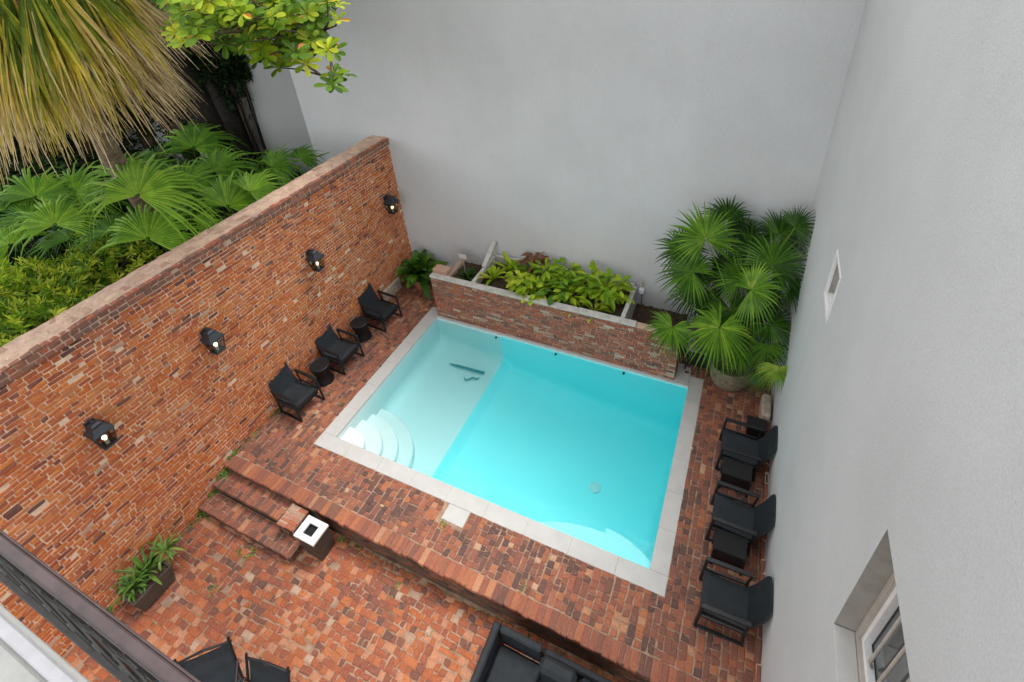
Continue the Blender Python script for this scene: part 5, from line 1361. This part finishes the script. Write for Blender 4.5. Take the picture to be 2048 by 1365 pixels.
# corner plant in a terracotta pot
def tpot(t):
    g = G(); g.lathe((-6.55, 7.5, 0), [(0.001, 0), (0.13, 0), (0.17, 0.2), (0.18, 0.28), (0.195, 0.28), (0.195, 0.32), (0.165, 0.32), (0.16, 0.28), (0.001, 0.27)], 24); g.out('pot', M_TERRA, t, smooth=True)
strap_clump('large rosette plant with broad glossy leaves in the back left corner', -6.55, 7.5, 0.42, 64, 0.92, 0.13, M_STRAP, tb_=0.55, el=(0.2, 1.5), droop=0.65, pot=tpot)
bp_ = on_z(990, 0, 0)
# pale slab at brick wall foot near the corner
g = G(); g.box(XL + 0.01, XL + 0.09, 6.7, 7.35, 0.0, 0.34, 0.03); tag(g.out('stone_slab', M_STONE), 'worn pale stone slab leaning at the foot of the brick wall behind the far chair', 'stone slab')

# ---- box planter with spider plants, lower left
t = thing('planter_box', 'dark rectangular metal planter box on the patio by the brick wall', 'planter box', (-6.72, 0.8, -H))
cx0, cx1, cy0, cy1 = -6.93, -6.5, 0.52, 1.06; z0, z1 = -H + 0.03, -H + 0.36
T_ = [(cx0, cy0), (cx1, cy0), (cx1, cy1), (cx0, cy1)]
ins = 0.03; B_ = [(cx0 + 0.05, cy0 + 0.05), (cx1 - 0.05, cy0 + 0.05), (cx1 - 0.05, cy1 - 0.05), (cx0 + 0.05, cy1 - 0.05)]
g = G(); I_ = [(cx0 + ins, cy0 + ins), (cx1 - ins, cy0 + ins), (cx1 - ins, cy1 - ins), (cx0 + ins, cy1 - ins)]
VV = [(x, y, z0) for x, y in B_] + [(x, y, z1) for x, y in T_] + [(x, y, z1) for x, y in I_] + [(x, y, z1 - 0.08) for x, y in I_]
FF = [(0, 3, 2, 1)]
for k in range(4):
    k2 = (k + 1) % 4; FF += [(k, k2, 4 + k2, 4 + k), (4 + k, 4 + k2, 8 + k2, 8 + k), (8 + k, 8 + k2, 12 + k2, 12 + k)]
g.add(VV, FF); g.out('box', M_ZINC, t)
soil(cx0 + ins, cx1 - ins, cy0 + ins, cy1 - ins, z1 - 0.06).out('soil', M_SOIL, t)
for xx in (cx0 + 0.1, cx1 - 0.1):
    for yy in (cy0 + 0.1, cy1 - 0.1): g = G(); g.box(xx - 0.02, xx + 0.02, yy - 0.02, yy + 0.02, -H + 0.012, z0 - 0.001); g.out('foot', M_BLACK, t)
GS = 'spider plants of the patio planter box'
strap_clump('upright strap-leaved plant in the middle of the patio planter box', -6.78, 0.86, z1 - 0.06, 34, 0.56, 0.024, M_STRAPL, tb_=0.55, group=GS, droop=0.6, el=(0.5, 1.45))
strap_clump('drooping strap-leaved plant at the near end of the patio planter box', -6.76, 0.66, z1 - 0.06, 34, 0.5, 0.022, M_STRAPL, tb_=0.5, group=GS, droop=1.0)
strap_clump('strap-leaved plant leaning out of the far end of the patio planter box', -6.8, 1.16, z1 - 0.02, 26, 0.42, 0.024, M_STRAPL, tb_=0.7, group=GS, droop=0.8, el=(0.2, 1.2))

# ---- weeds in the joints
weeds = [((395, 1020), -H, 0.14, 26, 'green weed tuft at the wall foot beside the lower step'), ((420, 975), -0.29, 0.1, 16, 'weeds at the wall end of the lower step'), ((437, 940), -0.14, 0.11, 18, 'weeds at the wall end of the upper step'), ((450, 905), 0.0, 0.1, 14, 'weeds where the terrace edge meets the brick wall'),
 ((505, 1103), -H, 0.07, 10, 'thin yellow-green weed trailing on the patio below the steps'), ((478, 1110), -H, 0.06, 7, 'tiny weed left of the trailing weed on the patio'), ((683, 1080), -H, 0.07, 10, 'green weed at the foot of the riser right of the bin'), ((427, 1180), -H, 0.06, 8, 'small weed in a patio joint right of the box planter'), ((795, 1175), -H, 0.05, 6, 'small weed in the patio below the terrace riser'),
 ((545, 825), 0.0, 0.07, 9, 'weed at the wall foot next to the first chair'), ((888, 1050), 0.0, 0.05, 8, 'moss tuft at the corner of the coping tab'), ((685, 808), 0.0, 0.05, 6, 'yellow weed by the coping opposite the first chair'), ((210, 1215), -H, 0.09, 10, 'pale weed at the wall foot below the box planter'), ((1045, 1175), 0.0, 0.03, 4, 'tiny sprig in a terrace paver joint'), ((487, 858), 0.0, 0.06, 7, 'small green sprig at the wall foot left of the first chair'), ((683, 722), 0.0, 0.05, 6, 'small weed at the wall foot between table and chair')]
for (uv, z_, L, n, lab) in weeds:
    p = on_z(*uv, z_); p.x = max(p.x, XL + 0.04)
    L *= 1.5; n = int(n * 1.5)
    t = thing('weed', lab, 'weed', (p.x, p.y, z_), 'weeds in the brick joints')
    g = G()
    for k in range(n):
        q = Vector((p.x + random.gauss(0, 0.03), p.y + random.gauss(0, 0.04), z_))
        q.x = max(q.x, XL + 0.02)
        strap(g, q, U(0, 6.28), U(0.2, 1.3), L * U(0.6, 1.2), 0.014, U(0.3, 1), 0.7, 4)
    g.out('leaves', M_STRAPL, t)

# moss and tiny seedlings in the joints along the wall foot, steps and coping
g = G()
def tuft(x, y, z, n=5, sc=1.0):
    for q in range(n):
        leaf4(g, (x + random.gauss(0, 0.012) * sc, y + random.gauss(0, 0.02) * sc, z), rdir(1.2), rdir(0.5), U(0.012, 0.035) * sc, U(0.008, 0.016) * sc, U(0, 0.8))
for k in range(420):
    y = U(-0.4, YB - 0.2)
    if math.sin(y * 5.1) + math.sin(y * 11.7) < 0.2 and rnd() < 0.75: continue
    z = -H + 0.004 if y < 1.83 else (-0.3 if y < 2.13 else (-0.15 if y < YT else 0.003))
    tuft(XL + abs(random.gauss(0.02, 0.025)) + 0.012, y, z, 6, 1.2)
for k in range(260):
    x = U(XL, XR); tuft(x, YT - 0.012 - abs(random.gauss(0, 0.02)), -H + 0.004, 4)
for k in range(330):
    tuft(U(XL, XR), U(-0.3, YT), -H + 0.004, 3)
for k in range(120):
    tuft(U(XL, PX0), U(YT, YB), 0.002, 3)
g.out('moss', M_STRAPL, kind='stuff')
# fallen leaves scattered on the paving
for k, (uv, z_, lab) in enumerate((((700, 1215), -H, 'small fallen leaf on the patio between bin and sling chairs'), ((905, 1165), -H, 'fallen leaf on the patio near the terrace riser'), ((560, 1190), -H, 'dry leaf on the patio below the lower step'), ((760, 1010), 0.0, 'dry leaf on the terrace paving in front of the pool steps'), ((1385, 900), 0.0, 'dry leaf on the paving between pool and far right chair'))):
    p = on_z(*uv, z_ + 0.016); g = G(); leaf(g, p, (math.cos(k * 2.1), math.sin(k * 2.1), 0.05), (0, 0, 1), 0.07, 0.035, 0.4 + 0.1 * k, 0.15)
    tag(g.out('fallen_leaf', M_DEAD), lab, 'leaf', 'fallen leaves on the paving')
